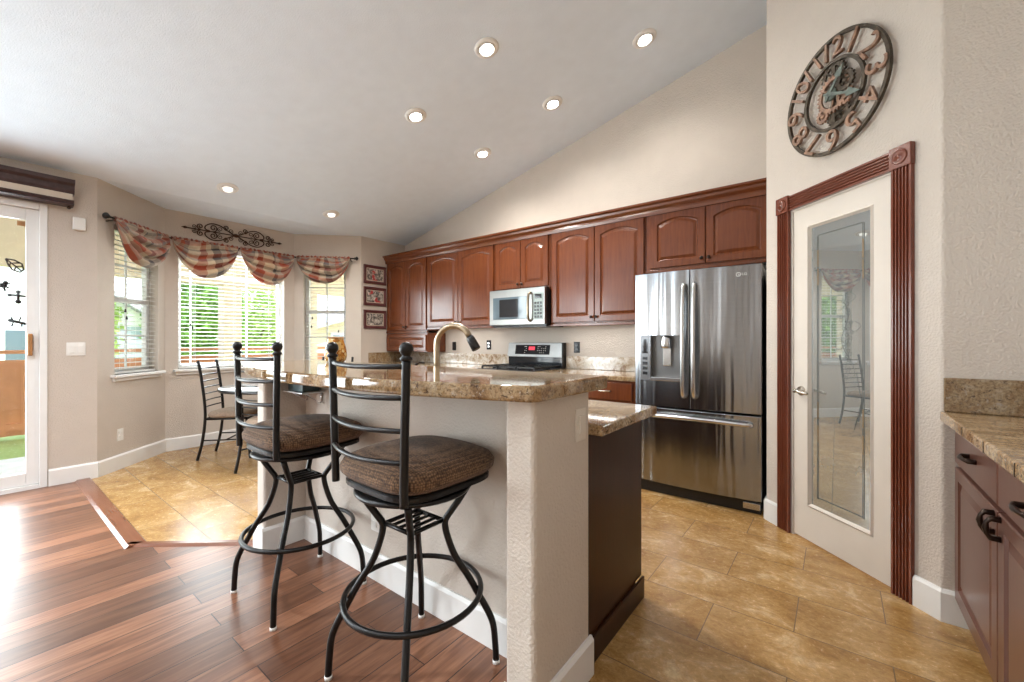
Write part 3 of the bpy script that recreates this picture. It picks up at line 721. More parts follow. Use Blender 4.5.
def knob(parent, x, y, z, mt='bronze', label=None):
    return MB().lathe([(0.005, 0.0), (0.005, 0.012), (0.014, 0.016), (0.015, 0.024), (0.010, 0.029), (0, 0.030)], (x, y, z), 14, axis='y').build('knob', mt, parent)
def pull(parent, x, y, z, horiz=True, mt='bronze', L=0.10):
    m = MB(); a = L/2
    P = [(-a, 0, 0), (-a, -0.022, 0), (-a*0.6, -0.030, 0), (0, -0.032, 0), (a*0.6, -0.030, 0), (a, -0.022, 0), (a, 0, 0)]
    if not horiz: P = [(0, p[1], p[0]) for p in P]
    m.tube([(x+p[0], y+p[1], z+p[2]) for p in P], [0.010, 0.009, 0.006, 0.009, 0.006, 0.009, 0.010], 8)
    return m.build('pull_handle', mt, parent)
def upper(label, x0, x1, z0, z1, doors, depth=0.33, ds=(0.012, 0.012), flip=False):
    root = thing('wall_cabinet', label, 'cabinet', (x0, YB, z0), 0, 'cherry wall cabinets'); W = x1-x0; H = z1-z0; f = -depth
    MB().box((0, f, 0), (W, 0, H)).build('carcass', 'cherry', root, 0.002)
    MB().box((0, f-0.012, -0.028), (W, f+0.02, 0.0)).build('light_rail', 'cherryx', root, 0.004)
    n = doors; gap = 0.006; wl = (W-ds[0]-ds[1]-gap*(n-1))/n
    for i in range(n):
        dx = ds[0]+i*(wl+gap)
        d = door_mesh(wl, H-0.03).build('door', 'cherry', root, loc=(dx, f, 0.012))
        right = (i % 2 == 0)
        knob(d, wl-0.025 if right else 0.025, -0.02, 0.045)
    return root
CT = 2.36
garage = upper('arched two-door cherry wall cabinet in the corner by the pictures, with a drop-down drawer below', -5.238, -4.345, 1.36, CT, 2, ds=(0.03, 0.012))
# low lift-up box hanging under the corner cabinet
m = MB().box((0, -0.33, -0.29), (0.893, 0, -0.03)); m.build('drawer_box', 'cherry', garage, 0.002)
dm = door_mesh(0.86, 0.22, 0.0, 0.045); d = dm.build('drawer', 'cherryx', garage, loc=(0.018, -0.33, -0.275))
upper('tall arched two-door cherry wall cabinet left of the microwave', -4.34, -3.165, 1.40, CT, 2)
upper('short arched two-door cherry wall cabinet above the microwave', -3.16, -2.395, 1.795, CT, 2, ds=(0.018, 0.022))
upper('tall arched two-door cherry wall cabinet right of the microwave', -2.39, -1.375, 1.40, CT, 2, ds=(0.02, 0.012))
upper('wide arched two-door cherry wall cabinet above the fridge', -1.37, -0.392, 1.855, CT, 2, ds=(0.045, 0.012))
for ux, uw in ((-4.28, 0.95), (-2.30, 0.80)):
    light('under_cabinet_fill', 'AREA', (ux+uw/2, YB-0.20, 1.385), 0.75, (1.0, 0.97, 0.92), (0, 0, 0), uw, 0.05)  # added fill strip to brighten the backsplash, no fixture built
cr = MB(); q = [(0.0, 0.0), (0.0, -0.012), (0.020, -0.012), (0.026, 0.014), (0.024, 0.03), (0.045, 0.052), (0.050, 0.072), (0.072, 0.084), (0.072, 0.10), (-0.02, 0.10), (-0.02, 0.0)]
cr.loops([[(x, YB-0.335-u, CT+z-0.005) for u, z in q] for x in (XL+0.002, -0.387)])
tag(cr.build('crown_molding', 'cherryx'), 'long cherry crown moulding along the top of the wall cabinets', 'moulding')

def base_cab(label, origin, rz, W, cols, depth=0.60, mt='cherry', toe=0.075, H=0.872, pulls='pull', group='base cabinets', pm='bronze'):
    root = thing('base_cabinet', label, 'cabinet', origin, rz, group)
    MB().box((0, 0, 0.105), (W, depth, H)).build('carcass', mt, root, 0.002)
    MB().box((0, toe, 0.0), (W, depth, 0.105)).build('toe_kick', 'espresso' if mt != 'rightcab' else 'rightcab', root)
    x = 0.012
    for ci, cw in enumerate(cols):
        dw = cw-0.008
        dro = MB().loops([[(x, 0, 0.70), (x+dw, 0, 0.70), (x+dw, 0, H-0.015), (x, 0, H-0.015)], [(x, -0.015, 0.70), (x+dw, -0.015, 0.70), (x+dw, -0.015, H-0.015), (x, -0.015, H-0.015)], [(x+0.006, -0.02, 0.706), (x+dw-0.006, -0.02, 0.706), (x+dw-0.006, -0.02, H-0.021), (x+0.006, -0.02, H-0.021)]]).build('drawer', mt, root)
        pull(dro, x+dw/2, -0.02, 0.78, True, pm)
        n = 2 if cw > 0.62 else 1
        dwd = (dw-0.006*(n-1))/n
        for i in range(n):
            dx = x+i*(dwd+0.006)
            d = door_mesh(dwd, 0.565, 0.0, 0.06).build('door', mt, root, loc=(dx, 0, 0.118))
            kx = dwd-0.03 if (i == 0 and (n == 2 or ci % 2 == 0)) else 0.03
            if pulls == 'knob': knob(d, kx, -0.02, 0.52, pm)
            else: pull(d, kx, -0.02, 0.52, False, pm, 0.06)
        x += cw
    return root
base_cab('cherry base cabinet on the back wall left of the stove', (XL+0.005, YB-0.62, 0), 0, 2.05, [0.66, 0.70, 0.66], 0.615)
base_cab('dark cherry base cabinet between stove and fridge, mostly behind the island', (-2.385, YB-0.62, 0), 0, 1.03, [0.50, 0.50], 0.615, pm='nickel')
# counters on the back wall
def counter(name, label, poly, z1, th, mt, cat='countertop', bev=0.007):
    o = MB().prism(poly, z1-th, z1).build(name, mt, None, bev, seg=3); tag(o, label, cat); return o
counter('granite_countertop', 'granite countertop along the back wall left of the stove', [(XL+0.003, YB-0.65), (-3.18, YB-0.65), (-3.18, YB-0.002), (XL+0.003, YB-0.002)], 0.914, 0.04, 'granite')
counter('granite_countertop', 'granite countertop on the back wall between stove and fridge', [(-2.39, YB-0.65), (-1.345, YB-0.65), (-1.345, YB-0.002), (-2.39, YB-0.002)], 0.914, 0.04, 'granite')
def slab(name, label, a, b, mt='granitepale'):
    o = MB().box(a, b).build(name, mt, None, 0.004); tag(o, label, 'backsplash'); return o
slab('granite_backsplash', 'granite backsplash strip on the back wall left of the stove', (XL+0.024, YB-0.022, 0.915), (-3.18, YB-0.001, 1.055))
slab('granite_backsplash', 'short granite backsplash strip on the left wall below the pictures', (XL+0.001, YB-0.64, 0.915), (XL+0.022, YB-0.001, 1.055), 'granite')
slab('granite_backsplash', 'granite backsplash strip between stove and fridge', (-2.39, YB-0.022, 0.915), (-1.345, YB-0.001, 1.055))

# right-hand counter and cabinet
base_cab('brown cherry base cabinet under the counter at the right edge', (0.418, 2.595, 0), R(-90), 1.83, [0.61, 0.61, 0.60], 0.598, 'rightcab', group='right side base cabinets')
rc = counter('granite_countertop', 'streaky granite countertop at the right edge, beside the pantry wall', [(0.355, 2.599), (0.355, 0.75), (1.018, 0.75), (1.018, 2.599)], 0.914, 0.042, 'granite2')
for y in (2.186, 1.91, 1.62): MB().box((0.3538, y-0.0022, 0.876), (0.3560, y+0.0022, 0.911)).build('edge_seam', 'bronze', rc, label='dark seam in the stone edge')
slab('granite_backsplash', 'granite backsplash strip at the right edge above the streaky counter', (0.366, 2.579, 0.915), (0.997, 2.600, 1.061), 'granitedark')
slab('granite_backsplash', 'granite backsplash along the right wall', (0.998, 0.75, 0.915), (1.018, 2.600, 1.061), 'granite')

# ------------------------------------------------------------------ island
iw = MB()
def rounded(poly, r): 
    out = []
    for i, p in enumerate(poly):
        out += fillet(p, poly[i-1], poly[(i+1) % len(poly)], r, 4)
    return out
wing = lambda x0, x1: rounded([(x0, 1.04), (x1, 1.04), (x1, 1.40), (x0, 1.40)], 0.018)
iw.prism(wing(-0.835, -0.72), 0, 1.036); iw.prism(wing(-2.715, -2.615), 0, 1.036); iw.box((-2.62, 1.28, 0), (-0.83, 1.398, 1.036))
struct(iw.build('wall_island', 'paint'), 'textured half wall of the island with a projecting end at each side', 'half wall')
baseboard('baseboard_island', [((-2.615, 1.28), (-0.835, 1.28)), ((-2.715, 1.04), (-2.615, 1.04)), ((-2.615, 1.025), (-2.615, 1.28)), ((-0.835, 1.04), (-0.705, 1.04)), ((-0.72, 1.025), (-0.72, 1.40)), ((-2.715, 1.40), (-2.715, 1.025))], 'white baseboard round the island half wall')
front = spline([(-0.705, 1.0, 0), (-1.11, 0.888, 0), (-1.49, 0.842, 0), (-1.86, 0.825, 0), (-2.3, 0.865, 0), (-2.70, 0.965, 0), (-2.82, 1.04, 0)], 6)
bar_poly = [(-0.69, 1.49), (-2.90, 1.49), (-2.93, 1.30), (-2.90, 1.15)] + [(p.x, p.y) for p in reversed(front)] + [(-0.69, 1.03)]
counter('granite_bar_counter', 'curved polished granite bar top of the island', bar_poly, 1.088, 0.05, 'granite', 'bar top', 0.011)
ic = base_cab('dark wood island base cabinet with plain end panel', (-0.738, 1.962, 0), R(180), 1.97, [0.5, 0.76, 0.68], 0.56, 'espresso', group='island cabinets')
MB().box((-0.012, -0.008, 0.0), (0.0, 0.535, 0.10)).build('base_molding', 'espresso', ic, 0.003)
counter('granite_countertop', 'lower granite countertop behind the raised island bar', [(-0.672, 1.402), (-0.672, 1.985), (-2.74, 1.985), (-2.74, 1.402)], 0.914, 0.042, 'granite')

# faucet and soap dispenser
fa = thing('kitchen_faucet', 'tall gooseneck faucet with black spray head behind the island bar', 'faucet', (-1.815, 1.64, 0.914))
MB().lathe([(0.03, 0), (0.03, 0.008), (0.022, 0.02), (0.018, 0.05), (0.0, 0.05)], (0, 0, 0), 20).build('base', 'bnickel', fa)
dirf = Vector((0.95, 0.31, 0)).normalized(); pts = [Vector((0, 0, 0.03)), Vector((0, 0, 0.18)), Vector((0, 0, 0.28))]
for i in range(13):
    a = PI-(PI*0.86)*i/12; pts.append(Vector((0, 0, 0.285))+dirf*(0.108+0.108*math.cos(a))+Vector((0, 0, 0.108*math.sin(a))))
sp = MB().tube(pts, 0.0175, 12).build('spout', 'bnickel', fa)
e0 = pts[-1]; dn = (pts[-1]-pts[-2]).normalized()
MB().tube([e0, e0+dn*0.01, e0+dn*0.02, e0+dn*0.08, e0+dn*0.085], [0.0185, 0.022, 0.024, 0.026, 0.022], 14).build('spray_head', 'blackp', fa)
lv = MB().tube([(0, 0.015, 0.045), (0, 0.05, 0.05), (0, 0.09, 0.075)], [0.008, 0.007, 0.005], 8).build('lever', 'bnickel', fa)
so = thing('soap_dispenser', 'small bronze soap pump left of the faucet', 'soap dispenser', (-2.02, 1.66, 0.914))
MB().lathe([(0.02, 0), (0.02, 0.008), (0.009, 0.014), (0.008, 0.14), (0, 0.14)], (0, 0, 0), 14).build('stem', 'bronze', so)
MB().tube([(0, 0, 0.135), (0, 0.0, 0.165), (0.02, 0.01, 0.178), (0.05, 0.02, 0.172)], [0.008, 0.009, 0.007, 0.005], 8).build('pump_spout', 'bronze', so)
# amber mosaic vase
va = thing('mosaic_vase', 'squat amber mosaic glass vase on the back edge of the bar', 'vase', (-2.51, 1.42, 1.088))
MB().lathe([(0.0, 0.003), (0.045, 0.0), (0.060, 0.012), (0.066, 0.04), (0.064, 0.07), (0.056, 0.105), (0.047, 0.135), (0.045, 0.150), (0.040, 0.150), (0.041, 0.135), (0.05, 0.10), (0.058, 0.06), (0.05, 0.015), (0.0, 0.012)], (0, 0, 0), 28).build('bowl', 'amber', va)
MB().lathe([(0.044, 0.147), (0.048, 0.150), (0.048, 0.156), (0.040, 0.157), (0.039, 0.148)], (0, 0, 0), 28).build('rim', 'amberdark', va)

# little shelf under the bar with box
sh = thing('wall_shelf', 'small clear shelf under the bar at the left end of the island wall', 'shelf', (-2.49, 1.279, 0.918))
MB().box((-0.118, -0.135, 0), (0.11, -0.002, 0.009)).build('shelf_board', 'tabletop', sh, 0.002)
for x in (-0.09, 0.08):
    MB().tube([(x, -0.005, -0.06), (x, -0.02, -0.062), (x, -0.045, -0.04), (x, -0.09, -0.012), (x, -0.11, -0.003)], 0.004, 6).tube([(x, -0.005, 0.0), (x, -0.005, -0.062)], 0.005, 6).build('bracket', 'chrome', sh)
bxo = thing('tissue_box', 'dark teal box sitting on the shelf under the bar', 'box', (-2.50, 1.215, 0.9275))
MB().box((-0.095, -0.05, 0), (0.085, 0.05, 0.075)).build('body', 'teal', bxo, 0.004)
MB().box((-0.097, -0.052, 0.075), (0.087, 0.052, 0.092)).build('lid', 'teal', bxo, 0.004)

# ------------------------------------------------------------------ bar stools
def make_stool(label, loc, seat_rot=0.0, base_rot=0.0):
    root = thing('bar_stool', label, 'bar stool', loc, 0, 'bar stools along the island')
    prof = [(0.200, 0.682), (0.162, 0.622), (0.118, 0.562), (0.112, 0.54), (0.122, 0.49), (0.150, 0.415), (0.200, 0.335), (0.238, 0.265), (0.288, 0.165), (0.300, 0.08), (0.304, 0.008)]
    for k in range(4):
        a = R(45+90*k)+base_rot
        P = spline([(r*math.cos(a), r*math.sin(a), z) for r, z in prof[2:]], 5)
        P = [Vector((prof[0][0]*math.cos(a), prof[0][0]*math.sin(a), prof[0][1])), Vector((prof[1][0]*math.cos(a), prof[1][0]*math.sin(a), prof[1][1]))]+P
        lg = MB().tube(P, 0.0125, 10).build('leg', 'black', root)
        MB().lathe([(0.0, 0.0), (0.0135, 0.0), (0.0135, 0.014), (0.0, 0.014)], (0.304*math.cos(a), 0.304*math.sin(a), 0.0), 12).build('foot_cap', 'plastic', lg, label='clear plastic foot cap')
    MB().tube([(0.246*math.cos(2*PI*i/48), 0.246*math.sin(2*PI*i/48), 0.30) for i in range(48)], 0.0105, 8, closed=True).build('footrest_ring', 'black', root)
    g = MB(); c4 = [(0.105*math.cos(R(45+90*k)+base_rot), 0.105*math.sin(R(45+90*k)+base_rot), 0.552) for k in range(4)]
    for k in range(4): g.tube([c4[k], c4[(k+1) % 4]], 0.008, 6)
    for k in range(1, 4):
        t = k/4; a_ = Vector(c4[0]).lerp(Vector(c4[1]), t); b_ = Vector(c4[3]).lerp(Vector(c4[2]), t); g.tube([a_, b_], 0.006, 6)
    g.build('brace_grille', 'black', root)
    MB().lathe([(0.175, 0.680), (0.206, 0.680), (0.212, 0.688), (0.206, 0.697), (0.175, 0.697), (0.175, 0.680)], (0, 0, 0), 40).build('swivel_ring', 'black', root)
    MB().lathe([(0.06, 0.684), (0.15, 0.684), (0.15, 0.708), (0.06, 0.708), (0.06, 0.684)], (0, 0, 0), 24).build('swivel_plate', 'black', root)
    RS = Matrix.Rotation(seat_rot, 4, 'Z')
    def sq(s_, z, p=4.2, dy=0.022, n=56):
        out = []
        for i in range(n):
            a = 2*PI*i/n; c, s2 = math.cos(a), math.sin(a); r = 1/((abs(c)**p+abs(s2)**p)**(1/p)); out.append((r*c*s_, r*s2*s_+dy, z))
        return out
    f = MB(); f.T = RS
    f.loops([sq(0.210, 0.706), sq(0.218, 0.710), sq(0.218, 0.724), sq(0.212, 0.730)]); f.build('seat_frame', 'black', root)
    c = MB(); c.T = RS
    c.loops([sq(0.190, 0.728), sq(0.218, 0.736), sq(0.234, 0.755), sq(0.236, 0.775), sq(0.222, 0.800), sq(0.185, 0.820, 3.4), sq(0.13, 0.832, 3), sq(0.07, 0.838, 2.4), sq(0.015, 0.840, 2)], True, True, True)
    c.build('seat_cushion', 'stoolfabric', root)
    tops = []
    for sx in (-1, 1):
        p = MB(); p.T = RS
        P = spline([(sx*0.200, -0.196, 0.712), (sx*0.201, -0.197, 0.77), (sx*0.204, -0.198, 0.85), (sx*0.210, -0.199, 1.0), (sx*0.217, -0.200, 1.165)], 5)
        p.tube(P, 0.0135, 12)
        po = p.build('back_post', 'black', root)
        q = MB(); q.T = RS
        q.lathe([(0.014, 1.160), (0.019, 1.163), (0.019, 1.170), (0.012, 1.174), (0.014, 1.178), (0.0205, 1.188), (0.0215, 1.197), (0.018, 1.208), (0.010, 1.215), (0, 1.217)], (sx*0.217, -0.200, 0), 16)
        q.build('finial', 'black', po)
    for z, yo in ((1.143, -0.200), (1.047, -0.199), (0.946, -0.198), (0.848, -0.197)):
        b_ = MB(); b_.T = RS
        b_.tube([(0.21*t, yo-0.045*(1-t*t), z-0.004*(1-t*t)) for t in [i/8-1 for i in range(17)]], 0.0085, 8)
        b_.build('back_rung', 'black', root)
    return root
make_stool('black metal bar stool with brown woven seat, nearer the pillar with the switch', (-1.238, 1.008, 0), R(-1), R(0))
make_stool('black metal bar stool with brown woven seat, nearer the breakfast nook', (-2.098, 1.000, 0), R(0), 0)

# ------------------------------------------------------------------ dining table and chairs
tb = thing('dining_table', 'round pale-topped dining table with dark rim in the bay nook', 'table', (-4.65, 2.02, 0))
MB().lathe([(0.0, 0.738), (0.535, 0.738), (0.540, 0.744), (0.535, 0.752), (0, 0.752)], (0, 0, 0), 56).build('table_top', 'tabletop', tb)
MB().lathe([(0.530, 0.722), (0.552, 0.722), (0.556, 0.735), (0.552, 0.750), (0.538, 0.750), (0.536, 0.737), (0.530, 0.722)], (0, 0, 0), 56).build('rim', 'black', tb)
for k in range(4):
    a = R(20+90*k); c, s_ = math.cos(a), math.sin(a)
    P = spline([(0.30*c, 0.30*s_, 0.725), (0.16*c, 0.16*s_, 0.62), (0.07*c, 0.07*s_, 0.42), (0.10*c, 0.10*s_, 0.18), (0.24*c, 0.24*s_, 0.022)], 5)
    MB().tube(P, 0.021, 10).build('leg', 'black', tb)
MB().tube([(0.085*math.cos(2*PI*i/32), 0.085*math.sin(2*PI*i/32), 0.40) for i in range(32)], 0.010, 8, closed=True).build('ring_brace', 'black', tb)
def make_chair(label, loc, rz):
    root = thing('dining_chair', label, 'chair', loc, rz, 'dining chairs round the nook table')   # faces local +y
    for sx in (-1, 1):
        MB().tube(spline([(sx*0.185, -0.27, 0.012), (sx*0.185, -0.225, 0.20), (sx*0.185, -0.20, 0.42), (sx*0.185, -0.205, 0.60), (sx*0.185, -0.235, 0.85), (sx*0.185, -0.26, 1.0)], 4), 0.0135, 10).build('back_leg', 'black', root)
        MB().lathe([(0.0135, 0.995), (0.0145, 1.0), (0.0145, 1.012), (0.009, 1.020), (0, 1.021)], (sx*0.185, -0.262, 0), 12).build('post_cap', 'black', root)
        MB().tube(spline([(sx*0.18, 0.18, 0.42), (sx*0.185, 0.195, 0.2), (sx*0.19, 0.22, 0.012)], 4), 0.0125, 10).build('front_leg', 'black', root)
        MB().tube([(sx*0.185, -0.222, 0.21), (sx*0.185, 0.195, 0.21)], 0.007, 8).build('stretcher', 'black', root)
    MB().tube([(-0.185, -0.01, 0.21), (0.185, -0.01, 0.21)], 0.007, 8).build('stretcher', 'black', root)
    fr = MB(); P = [(-0.185, -0.20, 0.425), (-0.18, 0.19, 0.425), (0.18, 0.19, 0.425), (0.185, -0.20, 0.425)]
    for i in range(4): fr.tube([P[i], P[(i+1) % 4]], 0.011, 8)
    fr.build('seat_frame', 'black', root)
    for i in range(7):
        z = 0.545+i*0.066; y = -0.203-0.045*max(0, (z-0.58)/0.42)
        MB().tube([(0.185*t, y-0.022*(1-t*t), z) for t in [k/6-1 for k in range(13)]], 0.0065, 8).build('back_rung', 'black', root)
    def sq(a_, z, p=4, n=40):
        out = []
        for i in range(n):
            t = 2*PI*i/n; c, s_ = math.cos(t), math.sin(t); r = 1/((abs(c)**p+abs(s_)**p)**(1/p)); out.append((r*c*a_, r*s_*a_-0.0, z))
        return out
    MB().loops([sq(0.19, 0.436), sq(0.205, 0.448), sq(0.208, 0.468), sq(0.19, 0.490), sq(0.13, 0.502, 3), sq(0.05, 0.506, 2)], True, True, True).build('seat_cushion', 'seatbeige', root)
    return root
# chair facing direction f: rz so that local +y -> f
def face(fx, fy): return math.atan2(-fx, fy)
make_chair('black ladder-back dining chair with beige seat, leftmost at the nook table', (-5.075, 1.735, 0), face(0.66, 0.75))
make_chair('black ladder-back dining chair half hidden behind the farther bar stool', (-4.26, 1.80, 0), face(-0.35, 0.93))
make_chair('black ladder-back dining chair behind the bar, its post tops showing beside the vase', (-4.83, 2.64, 0), face(0.60, -0.80))

# ------------------------------------------------------------------ refrigerator
fx0, fx1 = -1.322, -0.412; fw_ = fx1-fx0
fg = thing('refrigerator', 'stainless steel french-door refrigerator with ice dispenser beside the pantry wall', 'refrigerator', (fx0, 3.385, 0))
MB().box((0.004, 0.05, 0.03), (fw_-0.004, 0.68, 1.745)).build('cabinet_body', 'blackp', fg, 0.004)
MB().box((0.01, 0.01, 0.0), (fw_-0.01, 0.12, 0.085)).build('base_grille', 'blackp', fg, 0.003)
MB().box((fw_-0.12, -0.005, 0.03), (fw_-0.012, 0.02, 0.075)).build('hinge_cover', 'steelplain', fg, 0.003)
def bow(x, amp=0.028):      # front curve over the whole width
    t = (x/fw_)*2-1; return -0.012-amp*(1-t*t)
def curved(m, x0, x1, z0, z1, yb=0.05, n=8, amp=0.028):
    xs = [x0+(x1-x0)*i/n for i in range(n+1)]
    m.prism([(x, bow(x, amp)) for x in xs]+[(x1, yb), (x0, yb)], z0, z1)
xm = 0.436; z0, z1 = 0.705, 1.762
hx0, hx1, hz0, hz1 = 0.130, 0.372, 0.905, 1.265
ld = MB(); curved(ld, 0.002, hx0, z0, z1); curved(ld, hx1, xm-0.003, z0, z1); curved(ld, hx0, hx1, z0, hz0); curved(ld, hx0, hx1, hz1, z1)
ldo = ld.build('left_door', 'steel', fg)
rd = MB(); curved(rd, xm+0.003, fw_-0.002, z0, z1, n=12); rdo = rd.build('right_door', 'steel', fg, 0.004)
fd = MB(); curved(fd, 0.002, fw_-0.002, 0.095, 0.690, n=16); fdo = fd.build('freezer_drawer', 'steel', fg, 0.004)
# dispenser
dp = MB().box((hx0, 0.028, hz0), (hx1, 0.05, hz1)).box((hx0, -0.02, hz0), (hx0+0.004, 0.03, hz1)).box((hx1-0.004, -0.02, hz0), (hx1, 0.03, hz1)).build('dispenser_recess', simple('dispenser_grey', (0.22, 0.22, 0.22), 0.35, 0.6), ldo)
MB().box((hx0+0.004, -0.037, hz0), (hx1-0.004, 0.028, hz0+0.028)).build('drip_tray', 'steelplain', dp, 0.004)
MB().lathe([(0.0, 1.165), (0.040, 1.165), (0.042, 1.18), (0.042, 1.235), (0.036, 1.25), (0, 1.262)], (hx0+0.12, -0.005, 0), 20).build('dispenser_nozzle', 'steelplain', dp)
MB().box((hx0+0.09, 0.005, 1.02), (hx0+0.155, 0.022, 1.165)).build('dispenser_paddle', 'steelplain', dp, 0.005)
cp = MB(); curved(cp, 0.048, hx0-0.002, hz0, hz1, 0.0, 4, 0.030); cpo = cp.build('control_panel', simple('panel_grey', (0.17, 0.17, 0.175), 0.3, 0.4), ldo)
sc_ = MB(); curved(sc_, 0.062, 0.112, 1.12, 1.235, 0.0, 4, 0.0325); sc_.build('display', 'darkglass', cpo)
for z in (1.08, 1.04, 1.0, 0.96):
    b_ = MB(); curved(b_, 0.066, 0.108, z-0.012, z+0.012, 0.0, 3, 0.0322); b_.build('button', 'blackp', cpo)
for x, par in ((xm-0.038, ldo), (xm+0.040, rdo)):
    P = spline([(x, bow(x)-0.002, 0.80), (x, bow(x)-0.045, 0.84), (x, bow(x)-0.058, 1.20), (x, bow(x)-0.045, 1.60), (x, bow(x)-0.002, 1.645)], 6)
    MB().tube(P, [0.012]+[0.016]*(len(P)-2)+[0.012], 12).build('door_handle', 'steelplain', par)
P = spline([(0.07, bow(0.07)-0.002, 0.625), (0.10, bow(0.1)-0.045, 0.632), (fw_/2, bow(fw_/2)-0.055, 0.64), (fw_-0.10, bow(0.1)-0.045, 0.632), (fw_-0.07, bow(0.07)-0.002, 0.625)], 7)
MB().tube(P, 0.016, 12).build('drawer_handle', 'steelplain', fdo)

def text_mesh(txt, size, depth):
    cu = bpy.data.curves.new('t', 'FONT'); cu.body = txt; cu.size = size; cu.extrude = depth; cu.align_x = 'CENTER'; cu.align_y = 'CENTER'; cu.resolution_u = 4
    o = bpy.data.objects.new('t', cu); COL.objects.link(o); dg = bpy.context.evaluated_depsgraph_get()
    me = bpy.data.meshes.new_from_object(o.evaluated_get(dg)); bpy.data.objects.remove(o); bpy.data.curves.remove(cu); return me
def text_obj(name, txt, size, depth, mt, parent, loc, rot):
    me = text_mesh(txt, size, depth); me.materials.clear(); me.materials.append(M[mt]); me.name = name
    o = bpy.data.objects.new(name, me); COL.objects.link(o); o.parent = parent; o.location = loc; o.rotation_euler = rot; return o
lx = fw_-0.115
em = MB().tube([(lx-0.03+0.014*math.cos(2*PI*i/20), bow(lx)-0.003, 1.695+0.014*math.sin(2*PI*i/20)) for i in range(20)], 0.002, 6, closed=True).tube([(lx-0.03, bow(lx)-0.003, 1.70), (lx-0.03, bow(lx)-0.003, 1.690), (lx-0.018, bow(lx)-0.003, 1.690)], 0.0016, 5)
em.build('emblem', 'white', rdo, label='round silver emblem')
text_obj('lettering', 'LG', 0.028, 0.001, 'white', rdo, (lx+0.008, bow(lx)-0.004, 1.695), (R(90), 0, 0))

# ------------------------------------------------------------------ stove and microwave
sv = thing('gas_range', 'stainless gas range with red clock display between the back counters', 'stove', (-3.165, 3.45, 0))
SW = 0.765
MB().box((0.003, 0.03, 0.09), (SW-0.003, 0.63, 0.90)).build('body', 'steelplain', sv, 0.003)
MB().box((0.02, 0.07, 0.0), (SW-0.02, 0.6, 0.09)).build('kick_plate', 'blackp', sv)
od = MB().box((0.01, -0.005, 0.27), (SW-0.01, 0.03, 0.74)).build('oven_door', 'steelplain', sv, 0.006)
MB().box((0.12, -0.008, 0.38), (SW-0.12, -0.004, 0.62)).build('oven_window', 'darkglass', od)
MB().tube([(0.07, -0.004, 0.69), (0.08, -0.05, 0.69), (SW-0.08, -0.05, 0.69), (SW-0.07, -0.004, 0.69)], 0.011, 10).build('door_handle', 'steelplain', od)
MB().box((0.01, -0.005, 0.10), (SW-0.01, 0.03, 0.26)).build('storage_drawer', 'steelplain', sv, 0.006)
MB().box((0.01, -0.01, 0.76), (SW-0.01, 0.04, 0.895)).build('control_strip', 'steelplain', sv, 0.006)
for i in range(5): MB().lathe([(0.022, 0.0), (0.02, 0.03), (0, 0.032)], (0.1+i*0.141, -0.01, 0.83), 14, axis='y').build('knob', 'blackp', sv)
MB().box((0.0, 0.0, 0.90), (SW, 0.60, 0.918)).build('cooktop', 'blackp', sv, 0.004)
gr = MB()
for gx0 in (0.03, 0.275, 0.52):
    x0, x1 = gx0, gx0+0.215
    for x in (x0, (x0+x1)/2, x1): gr.box((x-0.006, 0.06, 0.936), (x+0.006, 0.56, 0.950))
    for y in (0.06, 0.19, 0.31, 0.43, 0.56): gr.box((x0, y-0.006, 0.936), (x1, y+0.006, 0.950))
    for x in (x0, x1):
        for y in (0.06, 0.56): gr.box((x-0.008, y-0.008, 0.918), (x+0.008, y+0.008, 0.94))
gr.build('burner_grate', 'black', sv)
for x, y in ((0.14, 0.17), (0.14, 0.45), (0.38, 0.31), (0.625, 0.17), (0.625, 0.45)): MB().lathe([(0.045, 0.918), (0.04, 0.928), (0.02, 0.932), (0, 0.932)], (x, y, 0), 18).build('burner', 'blackp', sv)
MB().box((0.0, 0.57, 0.90), (SW, 0.635, 1.05)).build('back_guard', 'darkglass', sv, 0.004)
bp = MB().loops([[(x, 0.545, 1.035), (x, 0.575, 1.20), (x, 0.632, 1.20), (x, 0.632, 1.035)] for x in (0.0, SW)]).build('control_panel', simple('panel_white_steel', (0.34, 0.34, 0.335), 0.32, 0.9), sv, 0.004)
MB().box((SW-0.004, 0.55, 0.92), (SW+0.003, 0.636, 1.20)).build('side_cap', 'blackp', sv)
def onpanel(x0, x1, z0, z1, d):
    f = lambda z: 0.545+(z-1.035)*0.03/0.165-d
    return MB().loops([[(x0, f(z0)+0.01, z0), (x1, f(z0)+0.01, z0), (x1, f(z1)+0.01, z1), (x0, f(z1)+0.01, z1)], [(x0, f(z0), z0), (x1, f(z0), z0), (x1, f(z1), z1), (x0, f(z1), z1)]])
ds_ = onpanel(0.115, 0.60, 1.065, 1.175, 0.003).build('display_glass', 'darkglass', bp)
onpanel(0.31, 0.395, 1.115, 1.155, 0.0045).build('clock_display', 'red', ds_)
kb = MB()
for x in (0.255, 0.275, 0.44, 0.465, 0.49, 0.52, 0.545):
    for z in (1.085, 1.11, 1.135, 1.155):
        if (x*1000+z*100) % 3 < 2.2:
            f = 0.545+(z-1.035)*0.03/0.165-0.0045; kb.box((x-0.004, f, z-0.003), (x+0.004, f+0.003, z+0.003))
kb.build('key_legend', 'plastic', ds_)

